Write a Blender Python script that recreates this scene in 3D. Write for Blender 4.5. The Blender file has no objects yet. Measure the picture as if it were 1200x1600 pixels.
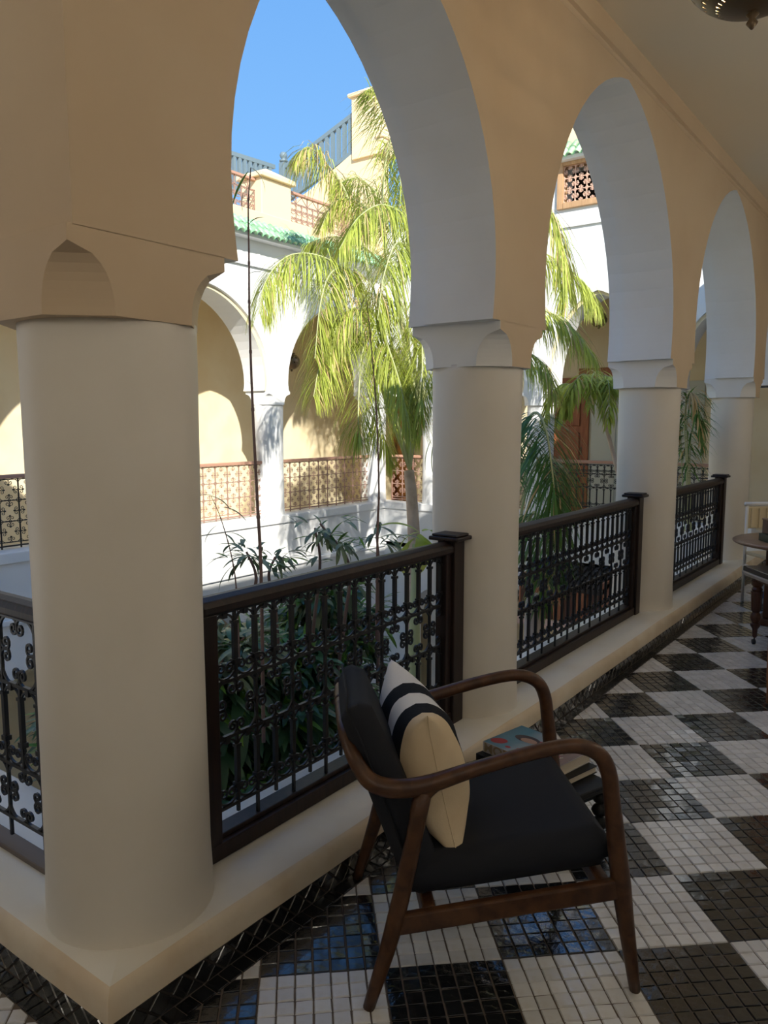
import bpy, bmesh, math, random
from mathutils import Vector, Matrix, noise
random.seed(7)
C = bpy.context.scene.collection
PI = math.pi
R = math.radians

# ------------------------------------------------------------------ camera, sky, sun, exposure
cam_d = bpy.data.cameras.new('camera')
cam = bpy.data.objects.new('camera', cam_d); C.objects.link(cam)
cam_d.sensor_fit = 'VERTICAL'; cam_d.sensor_height = 24; cam_d.lens = 24 * 1201.4 / 1600
cam_d.clip_start = 0.05; cam_d.clip_end = 200
cam.location = (0, 0, 1.5)
cam.rotation_euler = (R(90 - 6.608), 0, R(36.498))
bpy.context.scene.camera = cam
CF = Vector((-math.sin(R(36.498)) * math.cos(R(6.608)), math.cos(R(36.498)) * math.cos(R(6.608)), -math.sin(R(6.608))))
CR = Vector((math.cos(R(36.498)), math.sin(R(36.498)), 0)); CU = CR.cross(CF)
CAM = Vector((0, 0, 1.5))
def at(u, v, depth):
    """a point of the courtyard seen at photo pixel u,v at the given depth (metres)"""
    return CAM + CF * depth + CR * ((u - 600) / 1201.4 * depth) - CU * ((v - 800) / 1201.4 * depth)

sc = bpy.context.scene
sc.view_settings.view_transform = 'Standard'
sc.view_settings.look = 'None'
sc.view_settings.gamma = 1
sc.view_settings.use_curve_mapping = False
sc.view_settings.exposure = 1.6

world = bpy.data.worlds.new('world'); sc.world = world; world.use_nodes = True
wn = world.node_tree.nodes; wl = world.node_tree.links; wn.clear()
wo = wn.new('ShaderNodeOutputWorld'); bg = wn.new('ShaderNodeBackground')
tc = wn.new('ShaderNodeTexCoord'); sp = wn.new('ShaderNodeSeparateXYZ'); rp = wn.new('ShaderNodeValToRGB')
wl.new(tc.outputs['Generated'], sp.inputs[0]); wl.new(sp.outputs['Z'], rp.inputs[0])
rp.color_ramp.elements[0].position = 0.0; rp.color_ramp.elements[0].color = (1.0, 1.0, 1.0, 1)
rp.color_ramp.elements[1].position = 0.75; rp.color_ramp.elements[1].color = (.075, .25, .66, 1)
e = rp.color_ramp.elements.new(.28); e.color = (.19, .43, .80, 1)
wl.new(rp.outputs[0], bg.inputs[0]); bg.inputs[1].default_value = .42
wl.new(bg.outputs[0], wo.inputs[0])

sun_d = bpy.data.lights.new('sun', 'SUN'); sun_d.energy = 2.4; sun_d.angle = R(.6); sun_d.color = (1, .955, .87)
sun = bpy.data.objects.new('sun', sun_d); C.objects.link(sun)
SD = Vector((-1, .88, -.77)).normalized()
sun.rotation_euler = SD.to_track_quat('-Z', 'Y').to_euler()
sun.location = (5, -5, 9)

# ------------------------------------------------------------------ materials
MATS = {}
def mat(name, col, rough=.6, spec=.4, bump=None, vary=None, trans=0, metal=0, noise_col=None, rnd=0, coat=0, emit=None, sss=0):
    """bump=(scale,strength,distance); noise_col=(scale, colour2, lo, hi); rnd = brightness spread between islands"""
    if name in MATS: return MATS[name]
    m = bpy.data.materials.new(name); m.use_nodes = True
    nt = m.node_tree; n = nt.nodes; l = nt.links
    b = n['Principled BSDF']
    b.inputs['Base Color'].default_value = (*col, 1)
    b.inputs['Roughness'].default_value = rough
    b.inputs['Specular IOR Level'].default_value = spec
    b.inputs['Metallic'].default_value = metal
    if coat: b.inputs['Coat Weight'].default_value = coat; b.inputs['Coat Roughness'].default_value = .08
    if emit: b.inputs['Emission Color'].default_value = (*emit[0], 1); b.inputs['Emission Strength'].default_value = emit[1]
    tco = n.new('ShaderNodeTexCoord')
    src = None
    if noise_col:
        s, c2, lo, hi = noise_col
        nz = n.new('ShaderNodeTexNoise'); nz.inputs['Scale'].default_value = s; nz.inputs['Detail'].default_value = 5
        l.new(tco.outputs['Object'], nz.inputs['Vector'])
        mr = n.new('ShaderNodeMapRange'); mr.inputs[1].default_value = lo; mr.inputs[2].default_value = hi
        l.new(nz.outputs[0], mr.inputs[0])
        mx = n.new('ShaderNodeMix'); mx.data_type = 'RGBA'
        l.new(mr.outputs[0], mx.inputs[0]); mx.inputs[6].default_value = (*col, 1); mx.inputs[7].default_value = (*c2, 1)
        src = mx.outputs[2]
    if rnd:
        g = n.new('ShaderNodeNewGeometry'); oi = n.new('ShaderNodeObjectInfo')
        ad = n.new('ShaderNodeMath'); ad.operation = 'ADD'; l.new(g.outputs['Random Per Island'], ad.inputs[0]); l.new(oi.outputs['Random'], ad.inputs[1])
        fr = n.new('ShaderNodeMath'); fr.operation = 'FRACT'; l.new(ad.outputs[0], fr.inputs[0])
        mr2 = n.new('ShaderNodeMapRange'); mr2.inputs[3].default_value = 1 - rnd; mr2.inputs[4].default_value = 1 + rnd
        l.new(fr.outputs[0], mr2.inputs[0])
        hs = n.new('ShaderNodeHueSaturation')
        if src: l.new(src, hs.inputs['Color'])
        else: hs.inputs['Color'].default_value = (*col, 1)
        l.new(mr2.outputs[0], hs.inputs['Value']); src = hs.outputs[0]
    if src: l.new(src, b.inputs['Base Color'])
    if bump:
        nz = n.new('ShaderNodeTexNoise'); nz.inputs['Scale'].default_value = bump[0]; nz.inputs['Detail'].default_value = 4
        l.new(tco.outputs['Object'], nz.inputs['Vector'])
        bp = n.new('ShaderNodeBump'); bp.inputs['Strength'].default_value = bump[1]; bp.inputs['Distance'].default_value = bump[2]
        l.new(nz.outputs[0], bp.inputs['Height']); l.new(bp.outputs[0], b.inputs['Normal'])
    if trans:
        out = n['Material Output']; tr = n.new('ShaderNodeBsdfTranslucent'); ms = n.new('ShaderNodeMixShader')
        if src: l.new(src, tr.inputs[0])
        else: tr.inputs[0].default_value = (*col, 1)
        ms.inputs[0].default_value = trans
        l.new(b.outputs[0], ms.inputs[1]); l.new(tr.outputs[0], ms.inputs[2]); l.new(ms.outputs[0], out.inputs[0])
    MATS[name] = m
    return m

def wood(name, c1, c2, rough=.45, scale=(30, 30, 2.5)):
    m = mat(name, c1, rough, .4)
    nt = m.node_tree; n = nt.nodes; l = nt.links; b = n['Principled BSDF']
    tco = n.new('ShaderNodeTexCoord'); mp = n.new('ShaderNodeMapping'); mp.inputs['Scale'].default_value = scale
    nz = n.new('ShaderNodeTexNoise'); nz.inputs['Scale'].default_value = 1.6; nz.inputs['Detail'].default_value = 6; nz.inputs['Distortion'].default_value = .6
    mx = n.new('ShaderNodeMix'); mx.data_type = 'RGBA'
    mx.inputs[6].default_value = (*c1, 1); mx.inputs[7].default_value = (*c2, 1)
    mr = n.new('ShaderNodeMapRange'); mr.inputs[1].default_value = .35; mr.inputs[2].default_value = .68
    l.new(tco.outputs['Object'], mp.inputs[0]); l.new(mp.outputs[0], nz.inputs['Vector']); l.new(nz.outputs[0], mr.inputs[0])
    l.new(mr.outputs[0], mx.inputs[0]); l.new(mx.outputs[2], b.inputs['Base Color'])
    bp = n.new('ShaderNodeBump'); bp.inputs['Strength'].default_value = .25; bp.inputs['Distance'].default_value = .002
    l.new(nz.outputs[0], bp.inputs['Height']); l.new(bp.outputs[0], b.inputs['Normal'])
    return m

M_cream = mat('cream_plaster', (.80, .79, .76), .55, .35, bump=(3.5, .25, .02), noise_col=(2.2, (.77, .75, .71), .4, .65))
M_col = mat('warm_column_plaster', (.77, .72, .63), .5, .4, bump=(2.5, .25, .02), noise_col=(1.8, (.73, .67, .57), .4, .65))
M_tan = mat('tan_plaster', (.66, .52, .355), .6, .3, bump=(3, .25, .02), noise_col=(1.6, (.62, .475, .315), .4, .65))
M_kerbtan = mat('worn_tan_plaster', (.74, .64, .49), .6, .3, bump=(8, .4, .012), noise_col=(5, (.66, .53, .37), .4, .7))
M_sill = mat('white_sill_plaster', (.80, .78, .72), .45, .4, bump=(5, .35, .012), noise_col=(3, (.74, .69, .60), .45, .75))
M_white = mat('white_plaster', (.84, .84, .82), .75, .25, bump=(4, .2, .01), noise_col=(1.5, (.80, .80, .78), .4, .7))
M_yellow = mat('ochre_plaster', (.86, .74, .50), .8, .2, bump=(4, .2, .01), noise_col=(2.3, (.82, .68, .43), .42, .65))
M_terr = mat('terrace_plaster', (.86, .68, .42), .8, .2, bump=(4, .2, .01))
M_endw = mat('mottled_beige_plaster', (.66, .52, .37), .6, .3, bump=(6, .3, .01), noise_col=(3.5, (.56, .42, .28), .4, .6))
M_ceil = mat('ceiling_plaster', (.78, .69, .53), .7, .25, bump=(2, .2, .02))
M_iron = mat('black_iron', (.012, .011, .011), .42, .5, bump=(60, .3, .002))
M_ironb = mat('brown_iron', (.36, .22, .17), .6, .3)
M_grey = mat('blue_grey_metal', (.16, .22, .25), .5, .4)
M_frame = wood('dark_brown_wood', (.011, .007, .0055), (.028, .014, .010), .45)
M_chair = wood('walnut_wood', (.050, .021, .010), (.105, .046, .020), .36, (14, 14, 14))
M_table = wood('mahogany_wood', (.075, .030, .018), (.14, .06, .034), .35)
M_ttop = wood('brown_tabletop_wood', (.20, .12, .075), (.30, .19, .12), .3, (4, 20, 20))
M_door = wood('red_brown_door_wood', (.30, .10, .040), (.42, .16, .065), .5)
M_cedar = wood('cedar_wood', (.44, .26, .13), (.56, .35, .19), .55)
M_rail2 = mat('reddish_painted_rail', (.52, .29, .20), .5, .3)
M_fabric = mat('black_fabric', (.018, .020, .026), .85, .25, bump=(420, .35, .001))
M_cushc = mat('cream_linen', (.74, .60, .40), .85, .2, bump=(160, .4, .002), noise_col=(8, (.68, .53, .34), .4, .7))
M_cushw = mat('white_linen', (.78, .76, .72), .85, .2, bump=(160, .4, .002))
M_cushb = mat('black_linen', (.012, .013, .016), .85, .2, bump=(160, .4, .002))
M_black = mat('black_lacquer', (.008, .008, .008), .45, .25)
M_paper = mat('book_pages', (.62, .54, .42), .8, .2, bump=(300, .3, .001))
M_tb = mat('black_glazed_tile', (.014, .015, .016), .12, 1.0, bump=(26, .55, .006), rnd=.35, coat=.7)
M_tw = mat('white_glazed_tile', (.71, .71, .70), .15, .9, bump=(26, .45, .005), rnd=.10, noise_col=(30, (.65, .63, .59), .5, .8))
M_dgrout = mat('dark_grout', (.05, .042, .036), .9, .2)
M_grout = mat('floor_grout', (.15, .12, .095), .9, .2, bump=(60, .3, .002))
M_green = mat('green_glazed_roof_tile', (.22, .46, .26), .3, .5, rnd=.3, noise_col=(9, (.50, .62, .38), .42, .65))
M_trunk = mat('palm_bark', (.56, .45, .36), .8, .2, bump=(12, .5, .02), noise_col=(7, (.42, .32, .24), .4, .7))
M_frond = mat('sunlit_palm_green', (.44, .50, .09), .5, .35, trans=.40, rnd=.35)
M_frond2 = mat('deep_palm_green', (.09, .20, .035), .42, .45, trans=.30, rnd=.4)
M_dryf = mat('dry_palm_straw', (.62, .46, .22), .7, .2, trans=.25, rnd=.25)
M_rachis = mat('pale_frond_stem', (.46, .48, .24), .6, .3)
M_leaf = mat('dark_green_leaf', (.060, .15, .075), .33, .5, trans=.18, rnd=.5)
M_leaf2 = mat('bright_green_leaf', (.12, .27, .035), .38, .45, trans=.30, rnd=.4)
M_leaf3 = mat('grey_green_leaf', (.20, .26, .15), .5, .4, trans=.2, rnd=.35)
M_banana = mat('banana_leaf_green', (.40, .50, .07), .4, .4, trans=.35, noise_col=(3, (.52, .52, .16), .4, .7))
M_cane = mat('purple_brown_cane', (.22, .15, .14), .6, .3)
M_brass = mat('pierced_dark_brass', (.16, .115, .07), .42, .5, metal=.75, bump=(80, .4, .002))
M_whitem = mat('white_painted_metal', (.80, .79, .76), .35, .5)
M_pale = mat('pale_yellow_cane', (.74, .62, .40), .6, .3)
M_terra = mat('terracotta_wood', (.46, .17, .085), .5, .3)
M_paving = mat('pale_courtyard_paving', (.78, .77, .74), .7, .3, bump=(8, .2, .01))
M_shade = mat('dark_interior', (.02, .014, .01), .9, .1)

# ------------------------------------------------------------------ mesh helpers
class MB:
    def __init__(s): s.v = []; s.f = []; s.m = []
    def add(s, verts, faces, mi=0):
        o = len(s.v); s.v += [tuple(p) for p in verts]
        for f in faces: s.f.append(tuple(i + o for i in f)); s.m.append(mi)
        return s
    def box(s, x0, x1, y0, y1, z0, z1, mi=0):
        return s.add([(x0, y0, z0), (x1, y0, z0), (x1, y1, z0), (x0, y1, z0), (x0, y0, z1), (x1, y0, z1), (x1, y1, z1), (x0, y1, z1)],
                     [(0, 3, 2, 1), (4, 5, 6, 7), (0, 1, 5, 4), (1, 2, 6, 5), (2, 3, 7, 6), (3, 0, 4, 7)], mi)
    def tube(s, pts, r, n=6, cap=True, mi=0, flat=1.0, up=None):
        pts = [Vector(p) for p in pts]; k = len(pts)
        rs = r if isinstance(r, (list, tuple)) else [r] * k
        T = [(pts[min(i + 1, k - 1)] - pts[max(i - 1, 0)]).normalized() for i in range(k)]
        ref = Vector(up) if up else (Vector((0, 0, 1)) if abs(T[0].z) < .9 else Vector((1, 0, 0)))
        a = (ref - T[0] * ref.dot(T[0])).normalized()
        o = len(s.v)
        for i in range(k):
            a = (a - T[i] * a.dot(T[i]))
            a = a.normalized() if a.length > 1e-6 else T[i].orthogonal().normalized()
            b = T[i].cross(a)
            for j in range(n):
                t = 2 * PI * (j + .5) / n
                s.v.append(tuple(pts[i] + (a * math.cos(t) + b * math.sin(t) * flat) * rs[i]))
        for i in range(k - 1):
            for j in range(n):
                j2 = (j + 1) % n
                s.f.append((o + i * n + j, o + i * n + j2, o + (i + 1) * n + j2, o + (i + 1) * n + j)); s.m.append(mi)
        if cap:
            s.f.append(tuple(o + j for j in reversed(range(n)))); s.m.append(mi)
            s.f.append(tuple(o + (k - 1) * n + j for j in range(n))); s.m.append(mi)
        return s
    def lathe(s, prof, cx=0, cy=0, n=24, mi=0, cap=True):
        o = len(s.v); k = len(prof)
        for r, z in prof:
            for j in range(n):
                t = 2 * PI * j / n; s.v.append((cx + r * math.cos(t), cy + r * math.sin(t), z))
        for i in range(k - 1):
            for j in range(n):
                j2 = (j + 1) % n
                s.f.append((o + i * n + j, o + i * n + j2, o + (i + 1) * n + j2, o + (i + 1) * n + j)); s.m.append(mi)
        if cap:
            s.f.append(tuple(o + j for j in reversed(range(n)))); s.m.append(mi)
            s.f.append(tuple(o + (k - 1) * n + j for j in range(n))); s.m.append(mi)
        return s
    def mesh(s, name, mats, smooth=False):
        me = bpy.data.meshes.new(name); me.from_pydata(s.v, [], s.f)
        mats = mats if isinstance(mats, (list, tuple)) else [mats]
        for m in mats: me.materials.append(m)
        if len(mats) > 1: me.polygons.foreach_set('material_index', s.m)
        if smooth: me.polygons.foreach_set('use_smooth', [True] * len(s.f))
        me.update(); return me

def link(name, me, parent=None, loc=None, rot=None, label=None, kind=None):
    o = bpy.data.objects.new(name, me); C.objects.link(o)
    if parent: o.parent = parent
    if loc is not None: o.location = loc
    if rot is not None: o.rotation_euler = rot
    if label: o['label'] = label
    if kind: o['kind'] = kind
    return o
def part(name, mb, mats, parent=None, smooth=False, bevel=0, sub=0, loc=None, rot=None, label=None, kind=None, auto=False):
    o = link(name, mb.mesh(name, mats, smooth or auto), parent, loc, rot, label, kind)
    if bevel:
        b = o.modifiers.new('bevel', 'BEVEL'); b.width = bevel; b.segments = 2; b.limit_method = 'ANGLE'; b.angle_limit = R(35)
    if sub:
        b = o.modifiers.new('sub', 'SUBSURF'); b.levels = b.render_levels = sub
    if auto:
        o.data.set_sharp_from_angle(angle=R(38))
    return o
def thing(name, label, cat, loc=(0, 0, 0), rz=0, group=None):
    o = bpy.data.objects.new(name, None); C.objects.link(o)
    o.location = loc; o.rotation_euler = (0, 0, rz); o['label'] = label; o['category'] = cat; o.empty_display_size = .1
    if group: o['group'] = group
    return o
def tag(o, label, cat, group=None, kind=None):
    o['label'] = label; o['category'] = cat
    if group: o['group'] = group
    if kind: o['kind'] = kind
    return o
def structure(name, mb, mats, label, smooth=False, bevel=0, auto=False):
    o = part(name, mb, mats, None, smooth, bevel, auto=auto); o['kind'] = 'structure'; o['label'] = label; o['category'] = name.split('_')[0]
    return o
def catmull(P, n=8):
    P = [Vector(p) for p in P]; Q = [P[0] * 2 - P[1]] + P + [P[-1] * 2 - P[-2]]; out = []
    for i in range(1, len(Q) - 2):
        for j in range(n):
            t = j / n; a, b, c, d = Q[i - 1], Q[i], Q[i + 1], Q[i + 2]
            out.append(.5 * ((2 * b) + (c - a) * t + (2 * a - 5 * b + 4 * c - d) * t * t + (3 * b - a - 3 * c + d) * t ** 3))
    out.append(P[-1]); return out

# ------------------------------------------------------------------ floor
SKX, SKY = -1.526, .961            # foot of the skirting on the two sides of the corner
BW = .052                          # border row
XB, YB = SKX + BW, SKY - BW
S = .3378; N7 = 7; t7 = S / N7
ROT = R(-2.4)
fx0, fy0 = -1.324, 3.741
E1 = Vector((math.cos(ROT - PI / 4), math.sin(ROT - PI / 4))); E2 = Vector((-E1.y, E1.x))
mb = MB()
for (x0, x1, y0, y1) in [(-1.60, 1.0, -1.6, 11.62), (-5.2, -1.60, -1.6, 1.0)]:
    mb.box(x0, x1, y0, y1, -.3, -.004)
floor = structure('floor', mb, M_grout, 'gallery floor of small black and white glazed tiles in a diagonal chequerboard')

def clip(poly, ax, val, keep_gt):
    out = []
    f = (lambda p: p[ax] - val) if keep_gt else (lambda p: val - p[ax])
    for i in range(len(poly)):
        a, b = poly[i], poly[(i + 1) % len(poly)]; fa, fb = f(a), f(b)
        if fa >= 0: out.append(a)
        if (fa >= 0) != (fb >= 0):
            t = fa / (fa - fb); out.append((a[0] + (b[0] - a[0]) * t, a[1] + (b[1] - a[1]) * t))
    return out
rg = random.Random(3)
def slab(mb, poly, mi, z=0.0, tilt=None):
    """one tile: a domed slab with a bevelled rim, sitting proud of the grout"""
    if len(poly) < 3: return
    cx = sum(p[0] for p in poly) / len(poly); cy = sum(p[1] for p in poly) / len(poly)
    ar = abs(sum(poly[i][0] * poly[(i + 1) % len(poly)][1] - poly[(i + 1) % len(poly)][0] * poly[i][1] for i in range(len(poly)))) / 2
    if ar < 1.2e-4: return
    r = math.sqrt(ar); g1 = 1 - .0016 / r; g2 = 1 - .0075 / r
    tx, ty = (rg.gauss(0, .016), rg.gauss(0, .016)) if tilt is None else tilt
    dz = rg.uniform(-.0007, .0007)
    k = len(poly)
    V = [(cx + (p[0] - cx) * g1, cy + (p[1] - cy) * g1, z - .006) for p in poly] + \
        [(cx + (p[0] - cx) * g2, cy + (p[1] - cy) * g2, z + dz + (p[0] - cx) * tx + (p[1] - cy) * ty) for p in poly]
    mb.add(V, [tuple(range(k, 2 * k))] + [(i, (i + 1) % k, k + (i + 1) % k, k + i) for i in range(k)], mi)
# the tiles: those that show largest are single objects
tiles = []
def infr(x, y):
    d = Vector((x, y, 0)) - CAM; z = d.dot(CF)
    if z < .4: return False
    return abs(d.dot(CR) / z) < .56 and abs(d.dot(CU) / z) < .72
p0 = Vector((fx0, fy0))
for a in range(-110, 120):
    for b in range(-150, 120):
        c = p0 + E1 * ((a + .5) * t7) + E2 * ((b + .5) * t7)
        if c.x > .75 or c.x < -3.2 or c.y > 11.4 or c.y < .25: continue
        if c.x < XB - .04 and c.y > YB + .04: continue
        col = (math.floor(a / N7) + math.floor(b / N7)) % 2   # 0 = white
        j = lambda: rg.uniform(-.0009, .0009)
        q = [p0 + E1 * ((a + i) * t7 + j()) + E2 * ((b + k) * t7 + j()) for i, k in ((0, 0), (1, 0), (1, 1), (0, 1))]
        q = [(v.x, v.y) for v in q]
        if c.y > YB: q = clip(q, 0, XB, True)
        elif c.x < XB: q = clip(q, 1, YB, False)
        if len(q) < 3: continue
        tiles.append((q, col, c.x, c.y))
# border rows of black tiles next to the skirting
y = YB
while y < 11.4:
    tiles.append(([(SKX, y), (XB, y), (XB, y + t7), (SKX, y + t7)], 1, (SKX + XB) / 2, y + .02)); y += t7
x = SKX
while x > -3.2:
    tiles.append(([(x, YB), (x, SKY), (x - t7, SKY), (x - t7, YB)], 1, x - .02, YB + .02)); x -= t7
tiles.append(([(SKX, YB), (XB, YB), (XB, SKY), (SKX, SKY)], 1, SKX, SKY))
vis = sorted([i for i, t in enumerate(tiles) if infr(t[2], t[3])], key=lambda i: (tiles[i][2] ** 2 + tiles[i][3] ** 2))
single = set(vis[:296])
stuff = MB()
for i, (q, col, cx, cy) in enumerate(tiles):
    if i in single:
        m1 = MB(); slab(m1, [(p[0] - cx, p[1] - cy) for p in q], 0)
        if m1.f: link('tile', m1.mesh('tile', M_tb if col else M_tw), floor, (cx, cy, 0))
    else: slab(stuff, q, col)
part('small_tiles', stuff, [M_tw, M_tb], floor, kind='stuff')

# ------------------------------------------------------------------ skirting of diamond-set black tiles
SKH = .073
def skirting(name, origin, direction, length, label, nsingle):
    mb = MB(); n = max(2, int(length / .05)); d = Vector(direction)
    back = Vector((-d.y, d.x))         # away from the room
    def P(u, w, z): v = Vector(origin) + d * u + back * w; return (v.x, v.y, z)
    mb.add([P(0, 0, 0), P(length, 0, 0), P(length, 0, SKH), P(0, 0, SKH), P(0, .04, 0), P(length, .04, 0), P(length, .04, SKH), P(0, .04, SKH)],
           [(0, 1, 2, 3), (3, 2, 6, 7), (0, 3, 7, 4), (1, 5, 6, 2)])
    o = structure(name, mb, M_dgrout, label)
    st = MB(); h = .036; cnt = 0; u = -h
    while u < length + h:
        for row in range(-1, 3):
            cu = u + (h if row % 2 else 0); cz = row * h
            q = [(cu - h, cz), (cu, cz - h), (cu + h, cz), (cu, cz + h)]
            q = clip(q, 1, .001, True)
            if len(q) > 2: q = clip(q, 1, SKH - .001, False)
            if len(q) > 2: q = clip(q, 0, 0, True)
            if len(q) > 2: q = clip(q, 0, length, False)
            if len(q) < 3: continue
            t = MB(); slab(t, q, 0, 0)
            V = [P(a, -c - .003, b) for a, b, c in t.v]
            if not t.f: continue
            if cnt < nsingle:
                m1 = MB(); m1.add(V, t.f); link('tile', m1.mesh('tile', M_tb), o); cnt += 1
            else: st.add(V, t.f)
        u += 2 * h
    if st.f: part('small_tiles', st, M_tb, o, kind='stuff')
    return o
skirting('baseboard_right', (SKX, SKY), (0, 1), 10.5, 'low black diamond-set tile skirting under the long kerb', 250)
skirting('baseboard_left', (SKX - 1.7, SKY), (1, 0), 1.7, 'low black diamond-set tile skirting under the kerb left of the corner column', 60)

# ------------------------------------------------------------------ kerb (plaster base of the arcade)
KT = .155
def kerb():
    mb = MB(); rr = random.Random(5)
    prof = [(0, SKH - .002), (-.008, SKH + .004), (-.006, KT - .03), (.004, KT - .010), (.016, KT), (.10, KT + .003), (.24, KT - .008), (.47, KT - .02), (.485, KT - .03), (.485, -.30)]
    # right run along +Y (front face looks to +X), left run along -X (front face looks to -Y); mitred at the corner
    ys = [i * .07 for i in range(int(9.6 / .07))]
    mi = [0, 0, 0, 0, 1, 1, 1, 1, 1]
    for run in (0, 1):
        o = len(mb.v); k = len(prof); L = ys if run == 0 else ys[:45]
        for i, s in enumerate(L):
            w1 = noise.noise(Vector((s * 1.7, run * 9, 0))) * .007; w2 = noise.noise(Vector((s * 1.3, 4 + run * 9, 0))) * .006
            f = min(1, s / .3); w1 *= f; w2 *= f
            for j, (w, z) in enumerate(prof):
                ww = w + (w1 if 0 < j < 5 else 0); zz = z + (w2 if 2 <= j <= 5 else 0) * (1 if j > 2 else .4)
                if run == 0:
                    mb.v.append((SKX - ww, SKY + (ww if i == 0 else s + ww * max(0, 1 - s / .5)), zz))
                else:
                    mb.v.append((SKX - (ww if i == 0 else s + ww * max(0, 1 - s / .5)), SKY + ww, zz))
        for i in range(len(L) - 1):
            for j in range(k - 1):
                a, b, c, d = o + i * k + j, o + (i + 1) * k + j, o + (i + 1) * k + j + 1, o + i * k + j + 1
                mb.f.append((a, b, c, d) if run == 0 else (a, d, c, b)); mb.m.append(mi[j])
    return structure('trim_1', mb, [M_kerbtan, M_sill], 'plastered kerb the gallery columns and railings stand on', auto=True)
kerb()

# ------------------------------------------------------------------ arcades
def arch_z(t, spring, rise):        # t in -1..1 across the opening
    t = min(1, abs(t)); return spring + rise * (.86 * math.sqrt(max(0, 1 - t * t)) + .14 * (1 - t))
def bulge(z, spring, base):         # the jambs lean slightly in below the spring line (horseshoe)
    if z >= spring: return 0
    return -.018 * ((spring - z) / max(.01, spring - base)) ** 2
def arcade(P, openings, u0, u1, layers, ztop, mats, zbase, spring, rises):
    """P(u,w,z)->xyz. layers = (w0,w1,inset,zstart). openings in u. mats = front, back, soffit"""
    mb = MB()
    for (w0, w1, ins, zs, fm, bm) in layers:
        NA = 28; cuts = [u0]
        def quad(a, b, c, d, mi): mb.add([a, b, c, d], [(0, 1, 2, 3)], mi)
        edges = []
        for (a, b), rise in zip(openings, rises):
            a2, b2 = a - ins, b + ins; c = (a2 + b2) / 2; hw = (b2 - a2) / 2
            pts = []
            for i in range(4):
                z = zs + (spring - zs) * i / 4; pts.append((a2 - bulge(z, spring, zs), z))
            for i in range(NA + 1):
                th = PI * (1 - i / NA); t = math.cos(th); pts.append((c + hw * t, arch_z(t, spring, rise + ins)))
            for i in range(3, -1, -1):
                z = zs + (spring - zs) * i / 4; pts.append((b2 + bulge(z, spring, zs), z))
            edges.append(pts)
        # piers and spandrels on both faces
        for w, flip, mi in ((w0, False, fm), (w1, True, bm)):
            def face(a, b, c, d):
                L = [P(a[0], w, a[1]), P(b[0], w, b[1]), P(c[0], w, c[1]), P(d[0], w, d[1])]
                if flip: L.reverse()
                quad(*L, mi)
            left = u0
            for pts in edges:
                # pier from left to this opening: strips following the jamb
                k = 4
                for i in range(k):
                    p, q = pts[i], pts[i + 1]
                    lz0, lz1 = p[1], q[1]
                    face((left if isinstance(left, float) else left(lz0), lz0), p, q, (left if isinstance(left, float) else left(lz1), lz1))
                lf = left if isinstance(left, float) else left(spring)
                face((lf, spring), (pts[k][0], spring), (pts[k][0], ztop), (lf, ztop))
                for i in range(k, k + NA):
                    p, q = pts[i], pts[i + 1]; face(p, q, (q[0], ztop), (p[0], ztop))
                b2 = pts[k + NA][0]
                left = (lambda z, b2=b2, zs=zs: b2 + bulge(z, spring, zs))
            for i in range(4):
                z0 = zs + (spring - zs) * i / 4; z1 = zs + (spring - zs) * (i + 1) / 4
                face((left(z0), z0), (u1, z0), (u1, z1), (left(z1), z1))
            face((left(spring), spring), (u1, spring), (u1, ztop), (left(spring), ztop))
        # soffits
        for pts in edges:
            for p, q in zip(pts[:-1], pts[1:]):
                quad(P(p[0], w0, p[1]), P(p[0], w1, p[1]), P(q[0], w1, q[1]), P(q[0], w0, q[1]), 2)
        # undersides of the piers
        E = [u0] + [v for pts in edges for v in (pts[0][0], pts[-1][0])] + [u1]
        for i in range(0, len(E), 2):
            quad(P(E[i], w0, zs), P(E[i + 1], w0, zs), P(E[i + 1], w1, zs), P(E[i], w1, zs), 2)
        quad(P(u0, w0, ztop), P(u1, w0, ztop), P(u1, w1, ztop), P(u0, w1, ztop), 2)
        for u in (u0, u1):
            quad(P(u, w0, zs), P(u, w1, zs), P(u, w1, ztop), P(u, w0, ztop), 0)
    return mb

def capital(cx, cy, hx, hy, z0, z1, m, cutmax=.115, mats=None):
    """square block whose four lower corners are coved away"""
    mb = MB(); prof = []
    zc = z0 + (z1 - z0) * .80
    for i in range(9):
        t = i / 8; z = z0 + (zc - z0) * t
        prof.append((z, cutmax * (1 - math.sqrt(max(0, 1 - (1 - t) ** 2))) ** .8 if t < 1 else 0.0012))
    prof = [(z, max(.0012, c)) for z, c in [(z0 + (zc - z0) * (i / 8), cutmax * math.sqrt(max(0, 1 - (i / 8) ** 2.4))) for i in range(9)]]
    prof[0] = (z0, cutmax)
    prof.append((z1, .0012))
    rings = []
    for z, c in prof:
        d = c + .04 * c
        rings.append([(hx, -hy + c), (hx, hy - c), (hx - c, hy), (-hx + c, hy), (-hx, hy - c), (-hx, -hy + c), (-hx + c, -hy), (hx - c, -hy)])
    o = 0
    for (z, c), r in zip(prof, rings):
        for x, y in r: mb.v.append((cx + x, cy + y, z))
    for i in range(len(prof) - 1):
        for j in range(8):
            j2 = (j + 1) % 8; mb.f.append((i * 8 + j, i * 8 + j2, (i + 1) * 8 + j2, (i + 1) * 8 + j)); mb.m.append(1 if (j == 0 and mats) else 0)
    mb.f.append(tuple(reversed(range(8)))); mb.m.append(0); mb.f.append(tuple(range((len(prof) - 1) * 8, len(prof) * 8))); mb.m.append(0)
    return mb
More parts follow.
